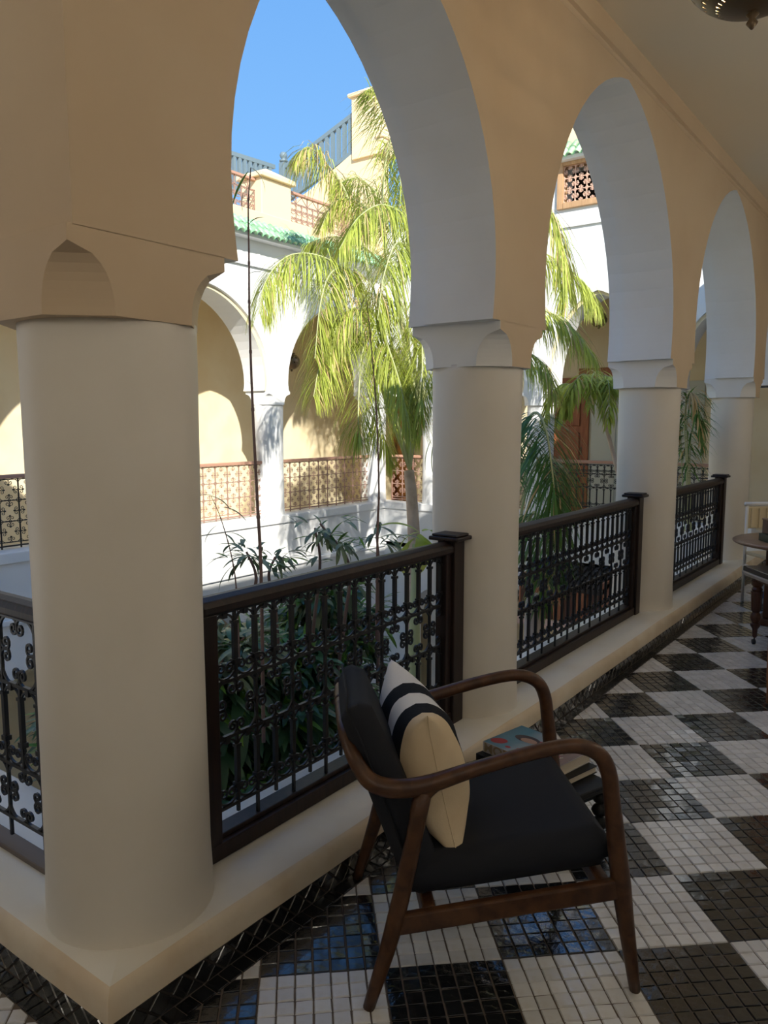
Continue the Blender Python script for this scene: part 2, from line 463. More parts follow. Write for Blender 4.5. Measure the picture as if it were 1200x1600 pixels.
def column(cx, cy, r, z0, z1, flare=.010):
    prof = [(r + flare, z0 - .02), (r + flare * .9, z0 + .004), (r + flare * .35, z0 + .03), (r + .004, z0 + .07), (r, z0 + .16), (r - .004, (z0 + z1) / 2), (r, z1 - .02), (r, z1 + .01)]
    return MB().lathe(prof, cx, cy, 48)

ZC0, ZC1, SPR, ZW = 1.745, 1.93, 2.16, 3.53      # capital bottom/top, arch spring, ceiling
TOPZ = 4.2; ROOFN = 3.62
XI, XO = -1.575, -2.025
# near arcade, right of the corner (wall along Y)
OPEN = [(1.455, 2.905), (3.385, 5.385), (5.94, 8.02), (8.50, 9.80)]
PR = lambda u, w, z: (XI - w, u, z)
mb = arcade(PR, OPEN, .99, 10.4, [(0, .345, 0, ZC1, 0, 1), (.345, .45, .036, ZC1, 1, 1)], ROOFN, None, 0, SPR, [.95, 1.21, 1.23, 1.0])
wall_r = structure('wall_right', mb, [M_tan, M_white, M_cream], 'near arcade wall with pointed arches, tan plaster inside', auto=True)
COLS = [(-1.80, 1.225, .222), (-1.80, 3.16, .207), (-1.80, 5.663, .213), (-1.80, 8.24, .195)]
for i, (cx, cy, r) in enumerate(COLS):
    part('column', column(cx, cy, r, KT - .01, ZC0), M_col, wall_r, smooth=True)
    hy = [.225, .206, .240, .206][i]
    part('capital', capital(cx, cy if i else 1.2, .225, hy, ZC0, ZC1 + .002, None, mats=True), [M_cream if i else M_tan, M_tan], wall_r, bevel=.008)
# near arcade, left of the corner (wall along X)
PL = lambda u, w, z: (u, .99 + w, z)
mb = arcade(PL, [(-5.9, -4.5), (-4.05, -2.07)], -8.3, XO + .001, [(0, .345, 0, ZC1, 0, 1), (.345, .45, .036, ZC1, 1, 1)], ROOFN, None, 0, SPR, [1.0, 1.2])
wall_l = structure('wall_left', mb, [M_tan, M_white, M_cream], 'arcade wall turning left at the corner column', auto=True)
part('column', column(-4.27, 1.215, .207, KT - .01, ZC0), M_cream, wall_l, smooth=True)
part('capital', capital(-4.27, 1.215, .215, .225, ZC0, ZC1, None), M_cream, wall_l, bevel=.008)

# cornice band along the top of the near arcade
mb = MB()
prof = [(0, 3.40), (.006, 3.405), (.012, 3.412), (.012, 3.420), (.030, 3.426), (.034, 3.50), (.036, 3.54), (0, 3.54)]
for run in (0,):
    k = len(prof); ys = [.9 + i * .25 for i in range(44)]
    for y in ys:
        w = noise.noise(Vector((y, 2, 0))) * .004
        for a, z in prof: mb.v.append((XI + a + .0005, y, z + w))
    for i in range(len(ys) - 1):
        for j in range(k - 1): mb.f.append((i * k + j, i * k + j + 1, (i + 1) * k + j + 1, (i + 1) * k + j)); mb.m.append(0)
structure('trim_2', mb, M_tan, 'plaster cornice band where the arcade wall meets the ceiling')

# ceiling and roof over the near gallery, back walls
structure('ceiling', MB().box(-1.60, 1.0, -1.6, 11.7, ZW, ROOFN - .01).box(-8.3, -1.60, -1.6, 1.0, ZW, ROOFN - .01), M_ceil, 'smooth cream ceiling over the gallery')
structure('wall_back', MB().box(.85, 1.0, -1.6, 11.7, -.05, ZW), M_cream, 'inner wall of the gallery behind the camera')
structure('wall_front', MB().box(-8.3, .85, -1.6, -1.45, -.05, ZW), M_cream, 'inner wall behind the camera along the left wing')
structure('wall_end', MB().box(-1.60, .85, 11.62, 11.8, -.05, ZW), M_endw, 'mottled beige end wall beyond the last column')

# opposite arcade (runs along Y at X -7.65) and far arcade (runs along X at Y 10.27)
def wing_floor(): pass
XOP = -7.43
PO = lambda u, w, z: (XOP - w, u, z)
cyo = [2.85, 5.25, 7.65]
OPO = [(3.07, 5.03), (5.47, 7.43), (7.87, 9.83)]
mb = arcade(PO, [(.95, 2.63)] + OPO, .3, 10.5, [(0, .05, .045, ZC1, 0, 1), (.05, .45, 0, ZC1, 1, 1)], 3.9, None, 0, 2.05, [1.0, 1.1, 1.1, 1.1])
wall_o = structure('wall_opposite', mb, [M_white, M_yellow, M_white], 'sunlit white arcade on the opposite side of the courtyard', auto=True)
for y in cyo + [10.05]:
    part('column', column(-7.65, y, .205, .2, ZC0, .015), M_white, wall_o, smooth=True)
    part('capital', capital(-7.65, y, .225, .205, ZC0, ZC1, None), M_white, wall_o, bevel=.006)
part('sill', MB().box(-7.9, XOP + .03, .3, 10.1, .12, .23).box(-7.88, XOP, .3, 10.1, -.42, .12).box(-7.88, XOP + .04, .3, 10.1, -.50, -.44), M_white, wall_o, bevel=.01)
part('moulding', MB().box(XOP, XOP + .035, .3, 10.27, 3.50, 3.56), M_white, wall_o)
part('parapet', MB().box(-7.85, XOP - .02, .3, 10.05, 3.9, 4.22), M_terr, wall_o, bevel=.01)

YF = 10.05
PF = lambda u, w, z: (u, YF + w, z)
cxf = [-6.60, -4.80, -3.05]
OPF = [(-7.43, -6.81), (-6.39, -5.01), (-4.59, -3.27), (-2.83, -2.05)]
mb = arcade(PF, OPF, -7.62, -1.62, [(0, .05, .045, ZC1, 0, 1), (.05, .45, 0, ZC1, 1, 1)], 4.2, None, 0, 2.05, [.6, 1.05, 1.15, .8])
wall_f = structure('wall_far', mb, [M_white, M_yellow, M_white], 'white arcade at the far end of the courtyard', auto=True)
for x in cxf:
    part('column', column(x, YF + .22, .195, .2, ZC0, .015), M_white, wall_f, smooth=True)
    part('capital', capital(x, YF + .22, .205, .225, ZC0, ZC1, None), M_white, wall_f, bevel=.006)
part('sill', MB().box(-7.6, -1.9, YF - .03, YF + .25, .12, .23).box(-7.6, -1.9, YF, YF + .23, -.5, .12), M_white, wall_f, bevel=.01)
part('moulding', MB().box(-7.4, -2.0, YF - .035, YF, 4.10, 4.16), M_white, wall_f)
# upper storey of the far wing, with the hole for the cedar grille window
WX0, WX1, WZ0, WZ1 = -4.50, -3.74, 4.36, 4.94
part('upper_wall', MB().box(-5.6, WX0, YF, YF + .45, 4.2, 5.02).box(WX1, -1.6, YF, YF + .45, 4.2, 5.02).box(WX0, WX1, YF, YF + .45, 4.2, WZ0)
     .box(WX0, WX1, YF, YF + .45, WZ1, 5.02).box(WX0, WX1, YF + .35, YF + .45, WZ0, WZ1), M_white, wall_f)
part('low_upper_wall', MB().box(-7.4, -5.6, YF + .02, YF + .45, 4.2, 4.45), M_white, wall_f)
part('terrace_parapet', MB().box(-5.6, -1.6, YF + .12, YF + .5, 5.02, 5.52), M_terr, wall_f)

# floors, ceilings and back walls of the two far galleries
XB2 = -9.0; YB2 = 11.6
structure('trim_3', MB().box(XB2 - .1, -7.6, .3, YB2, -.1, .02).box(-9, -1.6, YF + .1, YB2, -.1, .02), M_sill, 'floor slab of the galleries across the courtyard')
structure('trim_4', MB().box(XB2 - .1, -7.6, .3, YB2, 3.4, 3.85).box(-7.6, -1.6, YF + .3, YB2, 3.4, 4.15), M_yellow, 'ceiling slab of the galleries across the courtyard')
structure('wall_opposite_inner', MB().box(XB2 - .25, XB2, .3, YB2 + .2, 0, 3.4), M_yellow, 'ochre inner wall of the opposite gallery with arch shaped sunlight')
D0, D1 = -8.28, -7.62       # red brown door near the corner
E0, E1x = -5.25, -4.60
mb = MB().box(XB2, -8.38, YB2, YB2 + .25, 0, 3.4).box(-8.38, -7.90, YB2, YB2 + .25, 2.15, 3.4).box(-7.90, -5.30, YB2, YB2 + .25, 0, 3.4).box(-5.30, E1x, YB2, YB2 + .25, 2.2, 3.4).box(E1x, -1.6, YB2, YB2 + .25, 0, 3.4)
structure('wall_far_inner', mb, M_yellow, 'ochre inner wall of the far gallery')
def door(name, x0, x1, z1, label, leafmat):
    mb = MB().box(x0, x0 + .07, -.04, .12, 0, z1).box(x1 - .07, x1, -.04, .12, 0, z1).box(x0, x1, -.04, .12, z1 - .08, z1)
    o = structure(name, mb, M_door, label, bevel=.006); o.location = (0, YB2, 0)
    part('door_leaf', MB().box(x0 + .07, x1 - .07, .04, .09, .02, z1 - .08), leafmat, o, bevel=.004)
    w = x1 - x0
    for k, (a, b) in enumerate([(.15, .75), (.85, 1.35), (1.45, z1 - .22)]):
        part('door_panel', MB().box(x0 + .07 + w * .14, x1 - .07 - w * .14, .015, .045, a, b), leafmat, o, bevel=.02)
    part('handle', MB().tube([(x1 - .12, -.02, 1.0), (x1 - .12, -.02, 1.12)], .012, 6), M_brass, o)
    return o
door('door_1', -8.38, -7.90, 2.15, 'red-brown panelled door at the inner corner of the far gallery', wood('orange_door_wood', (.50, .20, .05), (.62, .27, .075), .5))
door('door_2', -5.30, E1x, 2.2, 'red-brown panelled door in the far gallery behind the palm', M_door)
part('lintel', MB().box(-4.78, -4.02, YB2 - .05, YB2 + .02, 2.12, 2.34), M_door, bpy.data.objects['wall_far_inner'], bevel=.01)
part('pale_panel', MB().box(-4.56, -2.9, YB2 - .03, YB2, .05, 2.10).box(-4.2, -4.17, YB2 - .045, YB2 - .03, .1, 2.05), mat('pale_green_panel', (.62, .62, .52), .7, .2), bpy.data.objects['wall_far_inner'], bevel=.004)

# ground storey below: courtyard paving and arcades with ochre interiors
GZ = -3.6
structure('trim_5', MB().box(-9.2, -1.4, .3, 11.9, GZ - .2, GZ), M_paving, 'pale courtyard paving far below')
def lower(name, P, openings, u0, u1, rises, label):
    mb = arcade(P, openings, u0, u1, [(0, .45, 0, GZ, 0, 1)], -.42, None, 0, -1.9, rises)
    return structure(name, mb, [M_white, M_yellow, M_white], label, auto=True)
lower('wall_lower_opposite', PO, [(1.2, 2.7), (3.3, 4.9), (5.7, 7.3), (8.0, 9.4)], .3, 10.1, [.95, .95, .95, .9], 'ground storey arches under the opposite gallery')
lower('wall_lower_far', PF, [(-7.0, -6.0), (-5.6, -4.0), (-3.5, -2.3)], -7.43, -1.9, [.8, .95, .8], 'ground storey arches under the far gallery')
structure('wall_lower_inner', MB().box(XB2 - .2, XB2, .3, YB2, GZ, -.1).box(XB2, -1.6, YB2 - .1, YB2 + .1, GZ, -.1), M_yellow, 'ochre walls inside the ground storey')
structure('wall_lower_near', MB().box(XO + .02, -1.6, 1.4, 10.1, GZ, -.15).box(-8.3, XO + .02, 1.0, 1.43, GZ, -.15), M_white, 'white ground storey wall under the near gallery')

# wooden canopy over the ground storey door
cn = thing('wooden_canopy', 'dark brown wooden canopy with pink scalloped trim low on the far courtyard wall', 'canopy', (-4.1, YF, -.5))
for k in range(7):
    part('board', MB().box(-.55 + k * .16, -.40 + k * .16, -.62, -.58, -.62, -.16), M_door if k % 2 else M_table, cn, bevel=.006)
part('roof_slab', MB().add([(-.58, 0, .04), (.60, 0, .04), (.60, -.64, -.14), (-.58, -.64, -.14), (-.58, 0, -.03), (.60, 0, -.03), (.60, -.64, -.2), (-.58, -.64, -.2)],
     [(0, 3, 2, 1), (4, 5, 6, 7), (0, 1, 5, 4), (1, 2, 6, 5), (2, 3, 7, 6), (3, 0, 4, 7)]), mat('dark_slate_roof', (.05, .04, .035), .6, .3), cn)
for k in range(16): part('roof_batten', MB().tube([(-.56 + k * .075, -.01, .05), (-.56 + k * .075, -.64, -.13)], .012, 5), M_shade, cn)
part("side_board", MB().box(.56, .60, -.6, 0, -.66, -.05), M_door, cn)
part('side_board', MB().box(-.58, -.54, -.6, 0, -.66, -.05), M_door, cn)
part('scalloped_trim', MB().box(-.60, .62, -.66, -.60, -.74, -.63).box(.6, .64, -.6, 0, -.74, -.66), mat('pink_plaster', (.72, .50, .40), .8, .2), cn, bevel=.012)

# ------------------------------------------------------------------ green roof tiles
def eave(name, P, u0, u1, z0, rows, label, group, parent):
    """rows of barrel tiles, each tile an object"""
    seg = 6
    def tile_mesh(L, r0, r1, up):
        mb = MB()
        for i, (l, r) in enumerate(((0, r0), (L, r1))):
            for j in range(seg + 1):
                t = PI * j / seg; mb.v.append((math.cos(t) * r, -l, math.sin(t) * r * 1.1))
            for j in range(seg + 1):
                t = PI * j / seg; mb.v.append((math.cos(t) * (r - .012), -l, math.sin(t) * (r - .012) * 1.1))
        k = seg + 1
        for j in range(seg):
            mb.f.append((j, j + 1, 2 * k + j + 1, 2 * k + j)); mb.m.append(0)
            mb.f.append((k + j, 3 * k + j, 3 * k + j + 1, k + j + 1)); mb.m.append(0)
            mb.f.append((2 * k + j, 2 * k + j + 1, 3 * k + j + 1, 3 * k + j)); mb.m.append(0)
        return mb.mesh('roof_tile', M_green, True)
    me = tile_mesh(.17, .040, .050, 1)
    o = structure(name, MB().add([P(u0, 0, z0 + .20), P(u1, 0, z0 + .20), P(u1, .20, z0), P(u0, .20, z0), P(u0, 0, z0 - .03), P(u1, 0, z0 - .03), P(u1, .19, z0 - .04), P(u0, .19, z0 - .04)],
         [(0, 1, 2, 3), (4, 7, 6, 5), (3, 2, 6, 7), (0, 3, 7, 4), (1, 5, 6, 2)]), M_white, label)
    n = int((u1 - u0) / .104)
    a = Vector(P(0, 0, 0)); b = Vector(P(0, 1, 0)); d = (b - a)           # outward
    rz = math.atan2(d.y, d.x) + PI / 2
    for r in range(rows):
        for i in range(n):
            u = u0 + .05 + i * .104
            w = .0 + r * (.24 / rows); z = z0 + .21 - r * (.23 / rows)
            link('roof_tile', me, o, P(u, w, z), (R(44) + rg.gauss(0, .02), 0, rz + rg.gauss(0, .02)))
    return o
eave('trim_6', lambda u, w, z: (XOP + w - .02, u, z), 3.0, 9.98, 3.86, 2, 'green glazed tile eave on the opposite wing', None, None)
eave('trim_7', lambda u, w, z: (u, YF - w + .02, z), -5.58, -2.0, 4.97, 2, 'green glazed tile eave above the grille window', None, None)

# ------------------------------------------------------------------ wrought iron
def half_scroll(k0, k1, L, n=18, h0=90.0, x0=0, y0=0, side=1):
    a = math.log(k1 / k0) / L; x, y, h = x0, y0, R(h0); pts = [(x, y)]; ds = L / n
    for i in range(n):
        s = (i + .5) * ds; k = k0 * math.exp(a * s); h += side * k * ds
        x += math.cos(h - side * k * ds / 2) * ds; y += math.sin(h - side * k * ds / 2) * ds; pts.append((x, y))
    return pts
_cache = {}
def heart_mesh(w, h, m, r=.0047, n=4):
    key = ('heart', w, h, m.name, r)
    if key not in _cache:
        mb = MB(); f = w / .088
        for sd in (1, -1):
            P = turn_path([(75, .034, .028, 5), (480, .0165, .0045, 16)], 5)
            sx_ = w * .49 / max(x for x, y in P); sz_ = h / max(y for x, y in P); P = [(x * sx_, y * sz_) for x, y in P]
            mb.tube([(sd * x, 0, y) for x, y in P], r, n, cap=False)
        _cache[key] = mb.mesh('heart_scroll', m)
    return _cache[key]
def turn_path(segs, h0, x0=0, y0=0, k=1.0):
    """segs = (turn in degrees, radius at start, radius at end, steps); a negative radius end keeps straight for that length"""
    x, y, h = x0, y0, R(h0); P = [(x, y)]
    for tu, ra, rb, n in segs:
        for i in range(n):
            r = ra * (rb / ra) ** ((i + .5) / n); dh = R(tu) / n; h += dh / 2; ds = abs(dh) * r
            x += math.cos(h) * ds; y += math.sin(h) * ds; h += dh / 2; P.append((x, y))
    return [(a * k, b * k) for a, b in P]
def cpts(c, ns):
    return turn_path([(58, .056, .056, 4), (22, .056, .040, 1), (480, .0245, .0058, ns)], 90, 0, 0, c / .178)
def cscroll_mesh(c, m, r=.0050, n=4, ns=15):
    """C scroll for the corner of a square cell of size c; lies in the +x+z quadrant, open to the centre"""
    key = ('c', c, m.name, r, ns)
    if key not in _cache:
        mb = MB(); P = cpts(c, ns)
        D = .61 * c
        full = [(D + x, -y) for x, y in reversed(P)] + [(D + x, y) for x, y in P[1:]]
        q = R(45); mb.tube([(x * math.cos(q) - y * math.sin(q), 0, x * math.sin(q) + y * math.cos(q)) for x, y in full], r, n, cap=False)
        _cache[key] = mb.mesh('corner_scroll', m)
    return _cache[key]
def bar_mesh(z0, z1, thick, m, r=.0048, key=None):
    k = ('bar', z0, z1, tuple(thick), m.name, r)
    if k not in _cache:
        mb = MB().box(-r, r, -r, r, z0, z1)
        for a, b in thick:
            mb.box(-r * 1.6, r * 1.6, -r * 1.4, r * 1.4, a + .012, b - .01)
            mb.box(-r * 2.6, r * 2.6, -r * 2.2, r * 2.2, a - .004, a + .012)
            mb.box(-r * 2.4, r * 2.4, -r * 2, r * 2, b - .014, b - .004)
            for s in (-1, 1):
                P = half_scroll(60, 320, .03, 8, 200 if s < 0 else -20, s * r, a - .002, -s)
                mb.tube([(x, 0, z) for x, z in P], .0032, 4, cap=False)
        _cache[k] = mb.mesh('bar', m)
    return _cache[k]
def arch_mesh(w, h, m, r=.0045):
    k = ('arch', w, h, m.name, r)
    if k not in _cache:
        P = [(-w / 2, 0, -h)] + [(-math.cos(PI * i / 10) * w / 2, 0, math.sin(PI * i / 10) * w / 2 - w / 2) for i in range(11)] + [(w / 2, 0, -h)]
        mb = MB().tube(P, r, 4, cap=False); mb.box(-.009, .009, -.008, .008, -.012, .009)
        _cache[k] = mb.mesh('small_arch', m)
    return _cache[k]
def medallion_mesh(c, m, r=.004):
    k = ('med', c, m.name, r)
    if k not in _cache:
        mb = MB(); base = cpts(c, 11); D = .61 * c
        full = [(D + x, -y) for x, y in reversed(base)] + [(D + x, y) for x, y in base[1:]]
        for q in (45, 135, 225, 315):
            q = R(q); mb.tube([(x * math.cos(q) - y * math.sin(q), 0, x * math.sin(q) + y * math.cos(q)) for x, y in full], r, 3, cap=False)
        for q in range(4):
            q = q * PI / 2; mb.box(math.cos(q) * c * .24 - .007, math.cos(q) * c * .24 + .007, -.006, .006, math.sin(q) * c * .24 - .007, math.sin(q) * c * .24 + .007)
        _cache[k] = mb.mesh('medallion', m)
    return _cache[k]

def iron_panel(par, L, zs, mod, m, x0=0, style='A', phase=0):
    """bars, arches, hearts and scroll rings between x0 and x0+L. zs=(top bar, bar A, bar B, bottom bar, foot)"""
    zt, za, zb, zc, zf = zs
    for z in (zt, za, zb, zc):
        part('crossbar', MB().box(0, L, -.006, .006, z - .0055, z + .0055), m, par, loc=(x0, 0, 0))
    n = int(round(L / mod)); mod = L / n
    for i in range(n + 1):
        u = x0 + i * mod; long_ = (i + phase) % 2 == 0
        lo = zf if long_ else zc - .032
        if style == 'A':
            if long_: me = bar_mesh(lo, zt, [(za + .052, zt - .03), (zc + .055, zb - .03)], m); link('bar', me, par, (u, 0, 0))
            else:
                link('bar', bar_mesh(za, zt, [(za + .052, zt - .03)], m), par, (u, 0, 0))
                link('bar', bar_mesh(lo, zb, [(zc + .055, zb - .03)], m), par, (u, 0, 0))
        else:
            if long_: link('bar', bar_mesh(lo, zt, [(zb + .075, za - .03)], m), par, (u, 0, 0))
            else: link('bar', bar_mesh(zb, za, [(zb + .075, za - .03)], m), par, (u, 0, 0))
    for i in range(n):
        u = x0 + (i + .5) * mod
        if style == 'A':
            link('small_arch', arch_mesh(mod, .06, m), par, (u, 0, zt - .008)); link('small_arch', arch_mesh(mod, .06, m), par, (u, 0, zb - .008))
            link('heart_scroll', heart_mesh(.084, .05, m), par, (u, 0, za + .006)); link('heart_scroll', heart_mesh(.084, .05, m), par, (u, 0, zc + .006))
        else:
            link('small_arch', arch_mesh(mod, .06, m), par, (u, 0, za - .008)); link('heart_scroll', heart_mesh(.084, .05, m), par, (u, 0, zb + .006))
    bands = [(zb, za)] if style == 'A' else [(za, zt), (zc, zb)]
    for (a, b) in bands:
        c = b - a
        k = 0; i = -1 if (phase % 2) else 0
        while i < n:
            u = x0 + (i + 1) * mod; cm = min(c, 2 * mod) * .98
            sx, sz = 2 * mod / (cm / .98), c / (cm / .98)
            for q in range(4):
                if i < 0 and q in (1, 2): continue
                if i + 1 >= n and q in (0, 3): continue
                o = link('corner_scroll', cscroll_mesh(round(cm, 3), m), par, (u, 0, (a + b) / 2)); o.scale = ((1 if q in (0, 3) else -1) * sx, 1, (1 if q in (0, 1) else -1) * sz)
            i += 2
ZS = (.922, .700, .520, .292, .20)

def railing(label, loc, rz, L, post_end=True, style='A', zs=ZS, mod=.0887, phase=0, stile=True):
    """origin at the left end of the frame, x along the rail, gallery side is -y"""
    t = thing('balcony_railing', label, 'railing', loc, rz, 'wood framed iron railings of the near gallery')
    z0 = .0
    # moulded wooden handrail
    prof = [(-.040, .935), (-.040, .955), (-.030, .972), (-.008, .982), (.012, .982), (.034, .972), (.042, .955), (.042, .935), (.030, .926), (-.028, .926)]
    hb = MB(); k = len(prof); xs = [0, L]
    for x in xs:
        for y, z in prof: hb.v.append((x, y, z))
    for j in range(k): j2 = (j + 1) % k; hb.f.append((j, j2, k + j2, k + j)); hb.m.append(0)
    hb.f.append(tuple(reversed(range(k)))); hb.f.append(tuple(range(k, 2 * k))); hb.m += [0, 0]
    part('handrail', hb, M_frame, t, bevel=.003)
    br = MB().box(0, L, -.035, .03, .152, .205).box(0, L, -.015, .05, .205, .222)
    if style == 'B': br = MB().box(0, L, -.03, .03, .150, .168)
    part('bottom_rail', br, M_frame if style == 'A' else mat('weathered_grey_brown', (.16, .13, .11), .6, .3), t, bevel=.004)
    x0, x1 = 0, L
    if stile:
        part('stile', MB().box(0, .055, -.033, .032, .155, .93), M_frame, t, bevel=.003); x0 = .06
    if post_end:
        p = part('post', MB().box(L - .085, L, -.045, .045, .150, .985), M_frame, t, bevel=.004)
        part('post_cap', MB().box(L - .115, L + .015, -.075, .075, .985, 1.003).box(L - .105, L + .005, -.065, .065, 1.003, 1.014), M_frame, p, bevel=.006)
        part('stile', MB().box(L - .125, L - .085, -.028, .028, .2, .93), M_frame, t, bevel=.003); x1 = L - .125
    iron_panel(t, x1 - x0 - .01, zs, mod, M_iron, x0 + .005, style, phase)
    return t
XR = -1.775
railing('dark wood framed iron railing directly behind the armchair, nearest full bay', (XR, 1.46, 0), PI / 2, 2.945 - 1.46)
railing('dark wood framed iron railing in the second bay, between the second and third columns', (XR, 3.35, 0), PI / 2, 5.41 - 3.35, stile=False)
railing('dark wood framed iron railing in the farthest bay, next to the table with books', (XR, 5.85, 0), PI / 2, 7.85 - 5.85, stile=False)
railing('black iron railing left of the corner column, cut by the left edge', (-3.95, 1.165, 0), 0, 3.95 - 2.04, False, 'B', (.915, .700, .435, .255, .19), .10, 0, False)

# railings of the galleries across the court
def far_railing(label, loc, rz, L, group, m=M_ironb, style='medallion'):
    t = thing('gallery_railing', label, 'railing', loc, rz, 'iron railings of the galleries across the courtyard')
    z0, z1 = .30, .95
    part('handrail', MB().box(0, L, -.035, .035, .945, .985), M_rail2, t, bevel=.008)
    part('bottom_bar', MB().box(0, L, -.012, .012, .255, .27), m, t)
    if style == 'medallion':
        c = .208; n = max(1, int(round(L / c))); cw = L / n
        for i in range(n + 1): part('bar', MB().box(-.006, .006, -.006, .006, .235, .945), m, t, loc=(i * cw, 0, 0))
        for k in range(4): part('crossbar', MB().box(0, L, -.005, .005, -.005, .005), m, t, loc=(0, 0, .30 + k * .212))
        for i in range(n):
            for k in range(3):
                o = link('medallion', medallion_mesh(.2, m), t, ((i + .5) * cw, 0, .406 + k * .212)); o.scale = (cw / .2, 1, 1.05)
    else:
        iron_panel(t, L, (.93, .80, .62, .34, .24), .1, m, 0, 'A')
    return t
far_railing('dark iron railing in the opposite gallery, seen left of the corner column', (-7.62, 3.05, 0), PI / 2, 2.0, None, M_iron)
far_railing('pale iron medallion railing in the opposite gallery just right of the corner column', (-7.62, 5.43, 0), PI / 2, 2.03, None)
far_railing('pale iron medallion railing between the two sunlit columns of the opposite gallery', (-7.62, 7.83, 0), PI / 2, 2.05, None)
far_railing('short iron medallion railing behind the palm trunk in the far corner', (-7.42, YF + .2, 0), 0, .63, None)
far_railing('iron railing in the middle bay of the far gallery, hidden behind the second column', (-6.42, YF + .2, 0), 0, 1.44, None)
far_railing('dark iron railing of the far gallery in front of the red-brown door', (-4.62, YF + .2, 0), 0, 1.38, None, M_iron, 'A')
far_railing('dark iron railing of the far gallery seen just left of the last column', (-2.86, YF + .2, 0), 0, .84, None, M_iron, 'A')

# ------------------------------------------------------------------ roof terrace across the court
tp = part('terrace_pillar', MB().box(-7.85, -7.47, 7.42, 7.98, 4.2, 4.68).add([(-7.90, 7.37, 4.68), (-7.42, 7.37, 4.68), (-7.42, 8.03, 4.68), (-7.90, 8.03, 4.68), (-7.90, 7.37, 4.74), (-7.42, 7.37, 4.74), (-7.42, 8.03, 4.74), (-7.90, 8.03, 4.74), (-7.66, 7.7, 4.88)],
     [(0, 3, 2, 1), (0, 1, 5, 4), (1, 2, 6, 5), (2, 3, 7, 6), (3, 0, 4, 7), (4, 5, 8), (5, 6, 8), (6, 7, 8), (7, 4, 8)]), M_terr, wall_o, bevel=.012)
def terrace_rail(label, loc, rz, L, mid=None):
    t = thing('terrace_railing', label, 'railing', loc, rz, 'iron railings on the roof terrace')
    part('handrail', MB().box(0, L, -.03, .03, .42, .45), M_rail2, t)
    part('crossbar', MB().box(0, L, -.006, .006, .30, .312), M_ironb, t); part('crossbar', MB().box(0, L, -.006, .006, .015, .027), M_ironb, t)
    n = int(L / .115)
    for i in range(n + 1): part('bar', MB().box(-.006, .006, -.006, .006, .0, .31 if i % 2 else .42), M_ironb, t, loc=(i * L / n, 0, 0))
    for i in range(n):
        u = (i + .5) * L / n
        link('small_arch', arch_mesh(.115, .05, M_ironb, .0055), t, (u, 0, .30))
        for z, s in ((.16, 1), (.05, 1)):
            link('heart_scroll', heart_mesh(.10, .07, M_ironb, .0055), t, (u, 0, z))
    for i in range(int(n / 2)):
        u = (2 * i + 1) * L / n
        part('brace', MB().tube([(-.11, 0, .31), (0, 0, .41), (.11, 0, .31)], .0055, 4), M_ironb, t, loc=(u, 0, 0))
    if mid: part('post', MB().box(mid - .05, mid + .05, -.04, .04, 0, .44), M_rail2, t, bevel=.006)
    return t
terrace_rail('brown iron railing on the roof terrace, right of the small ochre pillar', (-7.60, 7.98, 4.22), PI / 2, 1.85, 1.3)
terrace_rail('brown iron railing on the roof terrace, left of the small ochre pillar', (-7.60, 5.9, 4.22), PI / 2, 1.52)
terrace_rail('pinkish iron railing on the roof above the grille window', (-5.55, YF + .3, 5.52), 0, 3.6)
terrace_rail('brown iron railing on the roof behind the palm crown', (-7.3, YF + .25, 4.45), 0, 1.6)

# ochre stair flank with pillar, on the terrace
sx = [(-9.9, 5.0), (-8.9, 5.30), (-7.9, 5.74), (-7.42, 5.74)]
mb = MB(); k = len(sx)
for y in (9.90, 10.15):
    for x, z in sx: mb.v.append((x, y, 3.85))
    for x, z in sx: mb.v.append((x, y, z))
for i in range(k - 1):
    mb.f += [(i, i + 1, k + i + 1, k + i), (2 * k + i + 1, 2 * k + i, 3 * k + i, 3 * k + i + 1), (k + i, k + i + 1, 3 * k + i + 1, 3 * k + i)]; mb.m += [0] * 3
mb.f += [(0, k, 3 * k, 2 * k), (k - 1, 3 * k - 1, 4 * k - 1, 2 * k - 1)]; mb.m += [0, 0]
st = structure('wall_terrace_stair', mb, M_terr, 'ochre stair flank rising across the roof terrace')
part('chimney_pillar', MB().box(-7.92, -7.42, 9.85, 10.25, 5.6, 6.52).box(-7.42, -7.32, 9.85, 10.25, 5.6, 5.82), M_terr, st, bevel=.01)
part('pillar_cap', MB().box(-7.97, -7.37, 9.80, 10.30, 6.52, 6.58).box(-7.44, -7.29, 9.82, 10.28, 5.82, 5.87), M_terr, st, bevel=.02)
structure('wall_terrace_floor', MB().box(-10.4, -7.86, .3, 12, 3.86, 4.1), M_terr, 'roof terrace slab on the opposite wing')

def steel_fence(label, a, b, h, n, post=False):
    """slanting fence from a to b (feet), upright bars one object each"""
    a, b = Vector(a), Vector(b); d = b - a
    t = thing('steel_fence', label, 'fence', a, 0, 'blue-grey steel fences on the roof')
    for z in (h - .03, .03): part('fence_rail', MB().tube([(0, 0, z), tuple(d + Vector((0, 0, z)))], .045, 4), M_grey, t)
    for i in range(1, n):
        p = d * (i / n); part('upright', MB().box(-.028, .028, -.028, .028, .03, h - .03), M_grey, t, loc=p)
    if post:
        pm = part('corner_post', MB().box(-.06, .06, -.06, .06, -.6, h + .06), M_grey, t, bevel=.008)
        part('ball_finial', MB().lathe([(.03, h + .06), (.075, h + .08), (.075, h + .10), (.03, h + .12), (.05, h + .14), (.068, h + .18), (.05, h + .225), (.01, h + .24)], n=12), M_grey, pm, smooth=True)
    return t
steel_fence('blue-grey steel fence climbing right to the ochre chimney pillar', (-9.48, 9.95, 5.20), (-7.9, 9.95, 5.74), .62, 13, True)
